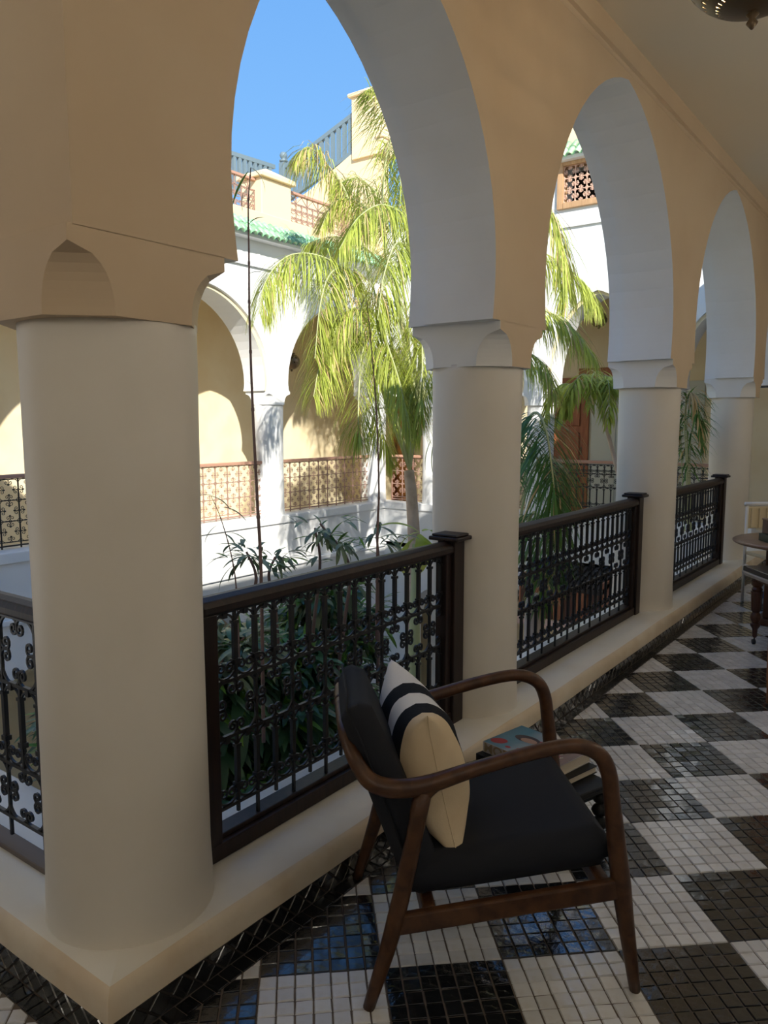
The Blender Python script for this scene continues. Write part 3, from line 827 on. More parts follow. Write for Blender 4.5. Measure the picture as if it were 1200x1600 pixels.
steel_fence('blue-grey steel fence running left from the ball-topped post', (-9.56, 9.80, 5.20), (-9.56, 7.3, 5.10), .62, 22)

# cedar grille window high on the far wall
gw = structure('window_1', MB().box(WX0 - .02, WX0 + .06, -.05, .12, WZ0 - .02, WZ1 + .02).box(WX1 - .06, WX1 + .02, -.05, .12, WZ0 - .02, WZ1 + .02).box(WX0 + .06, WX1 - .06, -.05, .12, WZ1 - .05, WZ1 + .02).box(WX0 + .06, WX1 - .06, -.05, .12, WZ0 - .02, WZ0 + .06), M_cedar, 'cedar framed window with scrolled iron grille high on the far wall', bevel=.008)
gw.location = (0, YF, 0)
M_pinki = mat('rose_painted_iron', (.62, .40, .30), .6, .3)
gx0, gx1, gz0, gz1 = WX0 + .06, WX1 - .06, WZ0 + .06, WZ1 - .05
for i in range(5): part('bar', MB().box(-.006, .006, -.006, .006, gz0, gz1), M_pinki, gw, loc=(gx0 + i * (gx1 - gx0) / 4, .0, 0))
for k in range(4): part('crossbar', MB().box(gx0, gx1, -.005, .005, -.005, .005), M_pinki, gw, loc=(0, 0, gz0 + (k) * (gz1 - gz0) / 3))
for i in range(4):
    for k in range(3):
        link('medallion', medallion_mesh(.155, M_pinki, .006), gw, (gx0 + (i + .5) * (gx1 - gx0) / 4, 0, gz0 + (k + .5) * (gz1 - gz0) / 3))
part('dark_panel', MB().box(gx0, gx1, .30, .34, gz0, gz1), M_shade, gw)  # near-black sheet: the unlit depth behind the grille is put into its colour

# ------------------------------------------------------------------ lanterns
def lantern(label, loc, r, top, power=0, drop=True):
    t = thing('pierced_lantern', label, 'lantern', loc, 0, 'pierced brass lanterns')
    mb = MB(); nu, nv = (64, 30) if r > .2 else (20, 10)
    ring = []
    for i in range(nv + 1):
        th = PI * i / nv
        for j in range(nu):
            p = 2 * PI * j / nu; mb.v.append((r * math.sin(th) * math.cos(p), r * math.sin(th) * math.sin(p), -r * math.cos(th) * .92))
    for i in range(nv):
        for j in range(nu):
            hole = (2 < i < nv - 2) and (i % 2 == 0) and ((j + i // 2) % 2 == 0)
            a, b, c, d = i * nu + j, i * nu + (j + 1) % nu, (i + 1) * nu + (j + 1) % nu, (i + 1) * nu + j
            if hole:
                o = len(mb.v); P = [Vector(mb.v[q]) for q in (a, b, c, d)]; cc = sum(P, Vector()) / 4
                for q in P: mb.v.append(tuple(cc + (q - cc) * .55))
                for s in range(4):
                    s2 = (s + 1) % 4; mb.f.append(((a, b, c, d)[s], (a, b, c, d)[s2], o + s2, o + s)); mb.m.append(0)
            else: mb.f.append((a, b, c, d)); mb.m.append(0)
    sh = part('pierced_shade', mb, M_brass, t, smooth=True)
    sm = sh.modifiers.new('s', 'SOLIDIFY'); sm.thickness = .003
    part('collar', MB().lathe([(.03, r * .90), (.06, r * .93), (.05, r * 1.02), (.015, r * 1.06), (.012, top)], n=12), M_brass, t, smooth=True)
    part('finial', MB().lathe([(.010, -r * .90), (.022, -r * .95), (.010, -r * 1.0), (.020, -r * 1.06), (.004, -r * 1.14)], n=10), M_brass, t, smooth=True)
    if power:
        b = part('bulb', MB().lathe([(.005, .05), (.022, .03), (.030, 0), (.02, -.03), (.004, -.038)], n=12), mat('lit_bulb', (1, .8, .5), .5, .3, emit=((1, .74, .42), 30)), t, smooth=True)
        ld = bpy.data.lights.new('bulb_light', 'POINT'); ld.energy = power; ld.color = (1, .78, .50); ld.shadow_soft_size = .05
        lo = bpy.data.objects.new('bulb_light', ld); C.objects.link(lo); lo.parent = t; lo.location = (0, 0, -.07)
    return t
lantern('large pierced dark brass lantern hanging from the ceiling, top right corner', (-.66, 3.02, 3.13), .25, .40, 12)
lantern('small pierced brass lantern in the opposite gallery left of the palm', (-8.25, 8.77, 2.43), .13, .98)
lantern('small dark brass lantern in the far gallery right of the second column', (-4.25, 10.95, 2.98), .12, .44)

# globe lamps on the inner walls, out of frame, added to brighten the gallery
def fill_sconce(label, loc, power, rz=0):
    t = thing('fill_lamp', label, 'lamp', loc, rz, 'added globe fill lamps on the inner walls')
    part('bracket', MB().tube([(.0, 0, -.20), (-.14, 0, -.20), (-.20, 0, -.14), (-.20, 0, -.10)], .012, 8), M_brass, t, smooth=True)
    part('wall_plate', MB().box(-.02, 0, -.05, .05, -.32, -.12), M_brass, t, bevel=.006)
    part('cup', MB().lathe([(.02, -.11), (.07, -.10), (.08, -.085)], -.20, 0, 20), M_brass, t, smooth=True)
    part('glass_globe', MB().lathe([(.11 * math.sin(PI * i / 12) + .001, -.11 * math.cos(PI * i / 12)) for i in range(13)], -.20, 0, 24), mat('glowing_globe', (1, .9, .75), .5, .3, emit=((1, .86, .68), 3)), t, smooth=True)
    ld = bpy.data.lights.new('fill_light', 'POINT'); ld.energy = power; ld.color = (1, .94, .87); ld.shadow_soft_size = .125
    lo = bpy.data.objects.new('fill_light', ld); C.objects.link(lo); lo.parent = t; lo.location = (-.20, 0, 0)
for k, (y_, pw) in enumerate([(-1.0, 10), (1.2, 6), (3.4, 9), (5.6, 11), (8.0, 12)]):
    fill_sconce(['added globe fill lamp on the inner wall behind the camera', 'added globe fill lamp on the inner wall right beside the camera', 'added globe fill lamp on the inner wall opposite the second bay', 'added globe fill lamp on the inner wall opposite the third bay', 'added globe fill lamp on the inner wall near the end wall'][k], (.85, y_, 2.35), pw)
fill_sconce('added globe fill lamp on the inner wall of the left wing', (-2.6, -1.45, 2.35), 11, -PI / 2)

# ------------------------------------------------------------------ armchair
ch = thing('lounge_armchair', 'walnut framed lounge armchair with black upholstery in the foreground', 'armchair', (-1.117, 1.443, 0), R(41.5))
W = .575; LY = W / 2
def fr(name, pts, r, n=12, flat=1.0, res=6, parent=ch):
    P = catmull(pts, res); k = len(P)
    if isinstance(r, (list, tuple)):
        rr = []; m = len(r) - 1
        for i in range(k):
            t = i / (k - 1) * m; a = min(int(t), m - 1); rr.append(r[a] + (r[a + 1] - r[a]) * (t - a))
        r = rr
    return part(name, MB().tube(P, r, n, flat=flat), M_chair, parent, smooth=True)
for side, lab in ((0, None), (1, None)):
    y = 0 if side == 0 else W; s = 1 if side == 0 else -1; yi = lambda d: y + s * d
    fr('leg', [(0, yi(0), 0), (.070, yi(.006), .235), (.142, yi(.012), .575)], [.0155, .023, .021])
    fr('leg', [(.71, yi(0), 0), (.663, yi(.004), .30), (.632, yi(.008), .53), (.627, yi(.008), .565)], [.0145, .026, .0215, .0195])
    fr('armrest', [(.632, yi(.008), .53), (.622, yi(.008), .60), (.60, yi(.009), .650), (.558, yi(.01), .676), (.50, yi(.01), .681), (.396, yi(.01), .662), (.265, yi(.012), .627), (.142, yi(.014), .590),
                   (.06, yi(.016), .585), (.01, yi(.025), .600), (-.018, yi(.045), .628), (-.040, yi(.075), .665), (-.055, yi(.13), .70), (-.060, LY, .715)],
       [.021, .021, .021, .020, .019, .019, .020, .024, .025, .023, .021, .019, .017, .016])
    # flared joint where leg meets arm
    fr('arm_joint', [(.120, yi(.012), .50), (.135, yi(.013), .555), (.175, yi(.013), .594), (.235, yi(.013), .617)], [.016, .020, .018, .012])
    part('side_rail', MB().add([(.07, yi(-.012), .200), (.665, yi(-.012), .268), (.665, yi(.014), .268), (.07, yi(.014), .200), (.09, yi(-.012), .256), (.655, yi(-.012), .322), (.655, yi(.014), .322), (.09, yi(.014), .256)],
         [(0, 3, 2, 1), (4, 5, 6, 7), (0, 1, 5, 4), (1, 2, 6, 5), (2, 3, 7, 6), (3, 0, 4, 7)]), M_chair, ch, bevel=.006)
part('cross_rail', MB().box(.60, .635, .01, W - .01, .275, .315), M_chair, ch, bevel=.006)
part('cross_rail', MB().box(.14, .175, .01, W - .01, .215, .265), M_chair, ch, bevel=.006)
part('cross_rail', MB().box(.085, .115, .02, W - .02, .325, .365), M_chair, ch, bevel=.006)
def pad(name, corners, th, nx=14, ny=14, mtl=None, round_=.5, bev=.3, puff=.014):
    """upholstered slab: corners = 4 points (bottom-left, bottom-right, top-right, top-left) of the mid surface, th = thickness(v)"""
    A, B, Cc, D = [Vector(c) for c in corners]; mb = MB()
    nrm = ((B - A).cross(D - A)).normalized()
    def mid(u, v): return (A * (1 - u) + B * u) * (1 - v) + (D * (1 - u) + Cc * u) * v
    for sgn in (1, -1):
        o = len(mb.v)
        for i in range(nx + 1):
            for j in range(ny + 1):
                u, v = i / nx, j / ny
                # squash towards the rim: round edges
                eu = min(u, 1 - u) * (B - A).length; ev = min(v, 1 - v) * (D - A).length
                e = min(eu, ev); rr = .03; f = 1 if e > rr else math.sqrt(max(0, 1 - (1 - e / rr) ** 2))
                f = .32 + .68 * f
                p = mid(u, v) + nrm * sgn * (th(v) / 2 * f + puff * math.sin(PI * u) * math.sin(PI * v))
                mb.v.append(tuple(p))
        for i in range(nx):
            for j in range(ny):
                a, b, c, d = o + i * (ny + 1) + j, o + (i + 1) * (ny + 1) + j, o + (i + 1) * (ny + 1) + j + 1, o + i * (ny + 1) + j + 1
                mb.f.append((a, b, c, d) if sgn > 0 else (a, d, c, b)); mb.m.append(0)
    o2 = (nx + 1) * (ny + 1)
    rim = [i * (ny + 1) for i in range(nx + 1)] + [nx * (ny + 1) + j for j in range(1, ny + 1)] + [i * (ny + 1) + ny for i in range(nx - 1, -1, -1)] + [j for j in range(ny - 1, 0, -1)]
    for a, b in zip(rim, rim[1:] + rim[:1]): mb.f.append((a, o2 + a, o2 + b, b)); mb.m.append(0)
    return part(name, mb, mtl, ch, smooth=True)
seat = pad('seat', [(.10, .028, .318), (.10, W - .028, .318), (.650, W - .028, .384), (.650, .028, .384)], lambda v: .098 + .012 * v, 18, 18, M_fabric)
back = pad('backrest', [(.160, .035, .290), (.160, W - .035, .290), (-.030, W - .10, .758), (-.034, .055, .785)], lambda v: .105 - .022 * v, 18, 20, M_fabric)
part('seam', MB().tube([(.12, .032, .33), (-.015, .052, .70), (-.05, .058, .775), (-.048, .15, .785), (-.048, W - .11, .765)], .0035, 6), M_fabric, ch, smooth=True)

# cushion, leaning on the backrest
def cushion():
    mb = MB(); n = 30; A = Vector((.245, .050, .352)); U = Vector((-.060, .41, .035)); Vv = Vector((-.085, 0.03, .395)); T = .100
    nrm = U.cross(Vv).normalized(); L = lambda t: 2 * t - 1
    Q = ch.matrix_world
    mats = []
    for sgn in (1, -1):
        o = len(mb.v)
        for i in range(n + 1):
            for j in range(n + 1):
                u, v = i / n, j / n; a, b = L(u), L(v)
                # edges pull in between the corners
                pu = u + (.5 - u) * .15 * (1 - b ** 4) * abs(a) ** 2; pv = v + (.5 - v) * .15 * (1 - a ** 4) * abs(b) ** 2
                h = T * max(0, (1 - a ** 4)) ** .55 * max(0, 1 - b * b) ** .56
                wr = .004 * math.sin(9 * u + 14 * v) * (1 - a * a) * (1 - b * b) + .006 * noise.noise(Vector((u * 5, v * 5, sgn))) * (1 - a ** 6) * (1 - b ** 6)
                mb.v.append(tuple(A + U * pu + Vv * pv + nrm * (sgn * h + wr)))
        for i in range(n):
            u = (i + .5) / n
            mi = 0 if u < .17 else 2 if u < .33 else 1 if u < .50 else 2 if u < .67 else 1
            for j in range(n):
                a, b, c, d = o + i * (n + 1) + j, o + (i + 1) * (n + 1) + j, o + (i + 1) * (n + 1) + j + 1, o + i * (n + 1) + j + 1
                mb.f.append((a, b, c, d) if sgn > 0 else (a, d, c, b)); mb.m.append(mi)
    me = mb.mesh('throw_cushion', [M_cushc, M_cushw, M_cushb], True)
    bm = bmesh.new(); bm.from_mesh(me); bmesh.ops.remove_doubles(bm, verts=bm.verts, dist=.0008); bm.to_mesh(me); bm.free()
    o = link('throw_cushion', me, None, (-1.117, 1.443, 0), (0, 0, R(41.5)))
    tag(o, 'cream cushion with black and white stripes leaning on the armchair back', 'cushion')
    s = MB().tube([tuple(A + Vv * v + U * (.5 * .15 * (1 - (2 * v - 1) ** 4)) * 1.0 - U.normalized() * .001) for v in [k / 20 for k in range(21)]], .0016, 5)
    part('seam', s, M_cushc, o)
cushion()

# ------------------------------------------------------------------ low black table with the art books
LT = thing('low_side_table', 'low black lacquered table with bobbin legs holding art books behind the armchair', 'table', (-1.202, 2.536, 0), R(-20))
part('table_top', MB().box(-.22, .22, -.22, .22, .160, .185), M_black, LT, bevel=.008)
part('apron', MB().box(-.19, .19, -.19, -.175, .130, .160).box(-.19, .19, .175, .19, .130, .160).box(-.19, -.175, -.175, .175, .130, .160).box(.175, .19, -.175, .175, .130, .160), M_black, LT, bevel=.003)
for sx_ in (-1, 1):
    for sy_ in (-1, 1):
        prof = [(.012, 0)]
        for b in range(3):
            z = .004 + b * .050
            prof += [(.012, z), (.024, z + .008), (.031, z + .023), (.024, z + .038), (.012, z + .048)]
        part('leg', MB().lathe(prof, n=14), M_black, LT, smooth=True, loc=(sx_ * .185, sy_ * .185, 0))
def text_mesh(body, size, mtl, name='lettering', extrude=.0004, font_scale=(1, 1)):
    cu = bpy.data.curves.new(name, 'FONT'); cu.body = body; cu.size = size; cu.extrude = extrude; cu.align_x = 'CENTER'; cu.align_y = 'CENTER'
    cu.offset = size * .018
    o = bpy.data.objects.new(name, cu); C.objects.link(o)
    dg = bpy.context.evaluated_depsgraph_get(); me = bpy.data.meshes.new_from_object(o.evaluated_get(dg))
    C.objects.unlink(o); bpy.data.objects.remove(o)
    me.materials.clear(); me.materials.append(mtl)
    return me
A_, B_, C_, D_ = [Vector(p) * 1.117 for p in ((-1.266, 2.298), (-1.241, 2.51), (-.957, 2.458), (-.97, 2.234))]
bdir = (D_ - A_).normalized(); brz = math.atan2(bdir.y, bdir.x); bl = .335; bw = .240
def book(name, label, loc, rz, l, w, h, cover, spine_y=-1, group=None):
    """x along the spine, spine on -y side"""
    t = thing(name, label, 'book', loc, rz, group)
    part('pages', MB().box(.004, l - .004, .004, w - .004, .003, h - .003), M_paper, t)
    part('cover', MB().box(0, l, 0, w, 0, .003).box(0, l, 0, w, h - .003, h).box(0, l, 0, .004, .003, h - .003), cover, t, bevel=.0008)
    return t
def cover_material():
    m = mat('printed_cover', (.22, .42, .50), .3, .5); nt = m.node_tree; n = nt.nodes; l = nt.links; b = n['Principled BSDF']
    tco = n.new('ShaderNodeTexCoord'); sp_ = n.new('ShaderNodeSeparateXYZ'); l.new(tco.outputs['Object'], sp_.inputs[0])
    nz = n.new('ShaderNodeTexNoise'); nz.inputs['Scale'].default_value = 14; l.new(tco.outputs['Object'], nz.inputs[0])
    ad = n.new('ShaderNodeMath'); ad.operation = 'MULTIPLY_ADD'; ad.inputs[1].default_value = .06; l.new(nz.outputs[0], ad.inputs[0]); l.new(sp_.outputs['X'], ad.inputs[2])
    cr = n.new('ShaderNodeValToRGB'); l.new(ad.outputs[0], cr.inputs[0])
    mr = cr.color_ramp; mr.interpolation = 'EASE'
    mr.elements[0].position = 0; mr.elements[0].color = (.045, .15, .20, 1); mr.elements[1].position = .33; mr.elements[1].color = (.16, .07, .05, 1)
    for p, c in ((.10, (.08, .22, .29, 1)), (.17, (.26, .33, .37, 1)), (.20, (.36, .35, .34, 1)), (.24, (.24, .10, .07, 1))):
        e_ = mr.elements.new(p); e_.color = c
    l.new(cr.outputs[0], b.inputs['Base Color']); return m
b1 = book('art_book', 'thick colourful art book with a portrait cover, MOROCCO in gold on its spine', (A_.x, A_.y, .2135), brz, bl, bw, .0415, mat('pale_spine_cover', (.50, .45, .42), .4, .4))
def disc(cx, cy, rx, ry, z, n=20, rot=0):
    V = [(cx + rx * math.cos(2 * PI * i / n) * math.cos(rot) - ry * math.sin(2 * PI * i / n) * math.sin(rot), cy + rx * math.cos(2 * PI * i / n) * math.sin(rot) + ry * math.sin(2 * PI * i / n) * math.cos(rot), z) for i in range(n)]
    return MB().add(V, [tuple(range(n))])
part('cover_print', MB().add([(.001, .001, .0420), (bl - .001, .001, .0420), (bl - .001, bw - .001, .0420), (.001, bw - .001, .0420)], [(0, 1, 2, 3)]), cover_material(), b1)
M_red = mat('red_print', (.36, .03, .035), .35, .4); M_skin = mat('portrait_print', (.42, .25, .17), .35, .4); M_hair = mat('dark_print', (.07, .045, .04), .35, .4)
for (cx, cy, rx, ry, mm, z, ro) in [(.040, .050, .034, .026, M_red, .0424, .5), (.17, .15, .034, .02, M_red, .0424, .3), (.235, .18, .03, .016, M_red, .0424, .2), (.10, .03, .012, .009, M_red, .0424, 0), (.145, .045, .013, .011, M_red, .0424, 0),
                                (.27, .10, .03, .014, M_red, .0424, -.3), (.105, .145, .055, .030, M_hair, .0426, .1), (.12, .135, .036, .020, M_skin, .0428, .1), (.20, .10, .04, .022, M_hair, .0425, .1)]:
    part('print_shape', disc(cx, cy, rx, ry, z, rot=ro), mm, b1)
M_gold = mat('gold_lettering', (.34, .25, .13), .4, .5); M_cl = mat('cream_lettering', (.86, .78, .60), .5, .3)
link('lettering', text_mesh('MOROCCO', .050, M_gold), b1, (bl * .48, -.0012, .020), (PI / 2, 0, 0)).scale = (1.18, 1, 1)
link('lettering', text_mesh('MOROCCO', .038, M_cl), b1, (.250, .074, .0432), (0, 0, R(68)))
link('lettering', text_mesh('Jacques Majorelle', .012, M_cl), b1, (.285, .068, .0432), (0, 0, R(68)))
b2 = book('art_book', 'black covered large book with white pages under the colourful art book', (A_.x - .014, A_.y - .030, .1855), brz - .03, .37, .272, .0275, M_black)

# ------------------------------------------------------------------ furniture at the far right
DT = thing('square_table', 'low table with dark polished square top on turned fluted legs at the right edge', 'table', (-.60, 5.55, 0), R(38))
part('table_top', MB().box(-.36, .36, -.36, .36, .500, .535), mat('dark_polished_top', (.025, .02, .018), .25, .5, noise_col=(6, (.06, .045, .04), .5, .7)), DT, bevel=.006)
part('top_edge', MB().box(-.365, .365, -.365, .365, .485, .50).box(-.355, .355, -.355, .355, .470, .485), mat('pale_veneer_edge', (.55, .49, .42), .5, .3), DT, bevel=.004)
part('apron', MB().box(-.31, .31, -.31, .31, .44, .47), M_table, DT, bevel=.004)
def turned_leg(par, loc, h):
    prof = [(.010, .05), (.016, .06), (.018, .11), (.030, .13), (.034, .145), (.022, .155), (.030, .17), (.036, .19), (.030, .215), (.022, .225), (.030, .24), (.037, .37), (.040, h - .085), (.028, h - .078), (.036, h - .06), (.026, h - .045), (.038, h - .03), (.038, h)]
    mb = MB(); n = 20; o = 0
    for k, (r, z) in enumerate(prof):
        for j in range(n):
            t = 2 * PI * j / n; f = (.90 if j % 2 else 1.02) if 10 < k < 13 or k == 10 else 1
            mb.v.append((r * f * math.cos(t), r * f * math.sin(t), z))
    for k in range(len(prof) - 1):
        for j in range(n): mb.f.append((k * n + j, k * n + (j + 1) % n, (k + 1) * n + (j + 1) % n, (k + 1) * n + j)); mb.m.append(0)
    mb.f.append(tuple(reversed(range(n)))); mb.f.append(tuple(range((len(prof) - 1) * n, len(prof) * n))); mb.m += [0, 0]
    lg = part('leg', mb, M_table, par, loc=loc, auto=True)
    part('caster', MB().tube([(-.008, .008, .018), (.008, .008, .018)], .018, 14).tube([(0, .0, .052), (.0, .004, .03), (0, .008, .018)], .005, 6), M_iron, lg, smooth=True)
    return lg
for a, b in ((-1, -1), (-1, 1), (1, -1), (1, 1)): turned_leg(DT, (a * .29, b * .29, 0), .445)

RT = thing('round_table', 'round brown wooden pedestal table behind the dark square table', 'table', (-.85, 6.42, 0))
part('table_top', MB().lathe([(.05, .590), (.44, .592), (.475, .597), (.490, .605), (.492, .615), (.475, .623), (.02, .625)], n=48), M_ttop, RT, smooth=True)
part('pedestal', MB().box(-.22, .22, -.22, .22, .05, .59), M_table, RT, bevel=.01)
part('base', MB().box(-.26, .26, -.26, .26, 0, .05), M_table, RT, bevel=.008)
dk = tag(part('document_box', MB().box(-.17, .17, -.12, .12, 0, .055), M_shade, None, bevel=.002, loc=(-.93, 6.28, .6255), rot=(0, 0, R(38))), 'flat dark green box with white corner marks on the round table', 'box')
dk.data.materials[0] = mat('dark_green_board', (.012, .035, .025), .4, .4)
for k in range(4):
    part('corner_mark', MB().add([(0, 0, 0), (.03, 0, 0), (.03, 0, .032), (.018, 0, .032)], [(0, 1, 2, 3)]), mat('white_print', (.75, .75, .72), .5, .3), dk, loc=(-.13 + k * .078, -.1212, .011))
bx = thing('wooden_box', 'brown wooden box with a white card, standing on the dark green box', 'box', (-.945, 6.30, .6815), R(38))
part('box_body', MB().box(-.15, -.02, -.09, .09, 0, .10), M_table, bx, bevel=.003)
part('lid', MB().box(-.155, -.015, -.095, .095, .10, .112), M_ttop, bx, bevel=.003)
tag(part('note_card', MB().box(-.13, -.05, -.001, .001, 0, .055), mat('white_card', (.80, .78, .84), .6, .2), None, loc=(-.868, 6.215, .682), rot=(R(-6), 0, R(38))), 'small white card leaning on the brown wooden box', 'card')
M_bw = mat('black_and_white_print', (.5, .5, .48), .5, .3, noise_col=(26, (.03, .03, .03), .46, .54))
b3 = thing('picture_book', 'book with a black and white photographic cover standing on the dark green box', 'book', (-.885, 6.215, .682), R(38))
part('cover', MB().box(.02, .15, -.014, -.011, 0, .125).box(.02, .15, .011, .014, 0, .125).box(.02, .024, -.014, .014, 0, .125), M_bw, b3); part('pages', MB().box(.024, .147, -.011, .011, .003, .121), M_paper, b3)
# white chair behind the tables
WC = thing('cane_chair', 'white painted chair with pale yellow back behind the round table', 'chair', (-.908, 7.106, 0), R(45))
part('backrest', MB().box(-.42, .10, .20, .225, .62, .80), M_pale, WC, bevel=.01)
part('back_rail', MB().tube([(-.45, .21, .825), (.13, .21, .825)], .018, 8), M_whitem, WC, smooth=True)
for x in (-.43, .11):
    part('back_post', MB().tube([(x, .21, 0), (x, .21, .83)], .013, 8), M_whitem, WC, smooth=True)
    part('leg', MB().tube([(x, -.22, 0), (x, -.22, .42)], .013, 8), M_whitem, WC, smooth=True)
    part('arm_loop', MB().tube(catmull([(x, .20, .565), (x, 0, .57), (x, -.16, .55), (x, -.22, .46), (x, -.16, .34), (x, .0, .30), (x, .2, .31)], 6), .011, 8), M_whitem, WC, smooth=True)
part('seat', MB().box(-.43, .11, -.24, .2, .40, .43), M_pale, WC, bevel=.01)
for q in range(7): part('slat', MB().box(-.40 + q * .07, -.385 + q * .07, .188, .199, .63, .79), M_pale, WC)
# terracotta chair leg at the right edge of the frame
TC = thing('side_chair', 'red-brown wooden chair at the right edge, only one leg in view', 'chair', (-.785, 4.86, 0), R(-80))
for a, b in ((0, 0), (.42, 0), (0, .42), (.42, .42)): part('leg', MB().tube([(a, b, 0), (a, b, .44)], [.014, .019], 8), M_terra, TC, smooth=True)
part('seat', MB().box(-.02, .44, -.02, .44, .44, .475), M_terra, TC, bevel=.01)
part('backrest', MB().box(.41, .44, 0, .42, .475, .80), M_terra, TC, bevel=.01)
# water bottle standing on the floor behind the tables
wb = thing('water_bottle', 'small clear bottle with blue label on the floor behind the turned legs', 'bottle', (-1.20, 6.95, 0))
part('bottle_body', MB().lathe([(.03, 0), (.034, .01), (.034, .14), (.014, .19), (.013, .215)], n=14), mat('bottle_plastic', (.55, .68, .75), .15, .5), wb, smooth=True)
part('bottle_label', MB().lathe([(.035, .05), (.035, .11)], n=14, cap=False), mat('blue_label', (.06, .22, .55), .5, .3), wb, smooth=True)
part('cap', MB().lathe([(.016, .21), (.016, .235)], n=12), mat('dark_cap', (.03, .03, .04), .5, .3), wb)

# ------------------------------------------------------------------ palms
def leaflet(mb, base, d, L, w, droop, mi=0, seg=4, rnd=None):
    """narrow strip leaf from base towards d, bending under its weight"""
    d = d.normalized(); side = d.cross(Vector((0, 0, 1)))
    side = side.normalized() if side.length > .05 else Vector((1, 0, 0))
    p = Vector(base); o = len(mb.v)
    for i in range(seg + 1):
        t = i / seg; ww = w * (.35 + 1.3 * t if t < .5 else 2.0 * (1 - t)) * .5 + .0006
        mb.v.append(tuple(p - side * ww)); mb.v.append(tuple(p + side * ww))
        d = (d + Vector((0, 0, -droop / seg))).normalized(); p = p + d * (L / seg)
    for i in range(seg): mb.f.append((o + 2 * i, o + 2 * i + 1, o + 2 * i + 3, o + 2 * i + 2)); mb.m.append(mi)
def frond(parent, pts, mats, L=.5, n=70, w=.02, droop=1.2, seed=0, start=.12, spread=1.0, dry=0, rr=.012, hang=.25):
    rd = random.Random(seed); P = catmull(pts, 8); k = len(P)
    mb = MB(); mb.tube(P, [rr * (1 - .8 * i / (k - 1)) for i in range(k)], 5, mi=2)
    for i in range(n):
        t = start + (1 - start) * (i + rd.random() * .5) / n; x = t * (k - 1); a = min(int(x), k - 2); f = x - a
        p = P[a].lerp(P[a + 1], f); T = (P[a + 1] - P[a]).normalized()
        s = T.cross(Vector((0, 0, 1))); s = s.normalized() if s.length > .1 else Vector((rd.uniform(-1, 1), rd.uniform(-1, 1), 0)).normalized()
        up = s.cross(T)
        ll = L * (.55 + .9 * math.sin(PI * min(1, (t - start) / (1 - start) * .9 + .12))) * rd.uniform(.75, 1.1) * .75
        for sd in (-1, 1):
            d = T * (.25 + .35 * t) + s * sd * spread * rd.uniform(.6, 1.25) + up * rd.uniform(.0, .6) + Vector((0, 0, -hang)) + Vector((rd.gauss(0, .17), rd.gauss(0, .17), rd.gauss(0, .17)))
            leaflet(mb, p, d, ll, w, droop * rd.uniform(.7, 1.3), 1 if rd.random() < dry else 0)
    return part('frond', mb, mats, parent)
FM = [M_frond, M_dryf, M_rachis]
big = thing('courtyard_palm', 'tall sunlit yellow-green palm arching over the middle of the courtyard', 'palm', (-5.0, 7.35, GZ))
tr = [(0, 0, 0), (.02, .01, 1.2), (-.02, .02, 2.4), (.0, .0, 3.6), (-.05, .02, 4.2), (-.10, .03, 4.55)]
part('trunk', MB().tube(catmull(tr, 6), [.095 - .035 * (i / 30) for i in range(31)], 14), M_trunk, big, smooth=True)
for k in range(14): part('trunk_ring', MB().lathe([(.096 - k * .0018, -.008), (.102 - k * .0018, 0), (.096 - k * .0018, .008)], n=14, cap=False), M_trunk, big, smooth=True, loc=(0, 0, .5 + k * .25))
bo = Vector((-5.0, 7.35, GZ))
def L_(pts): return [at(u, v, d) - bo for u, v, d in pts]
top = (640, 735, 9.0)
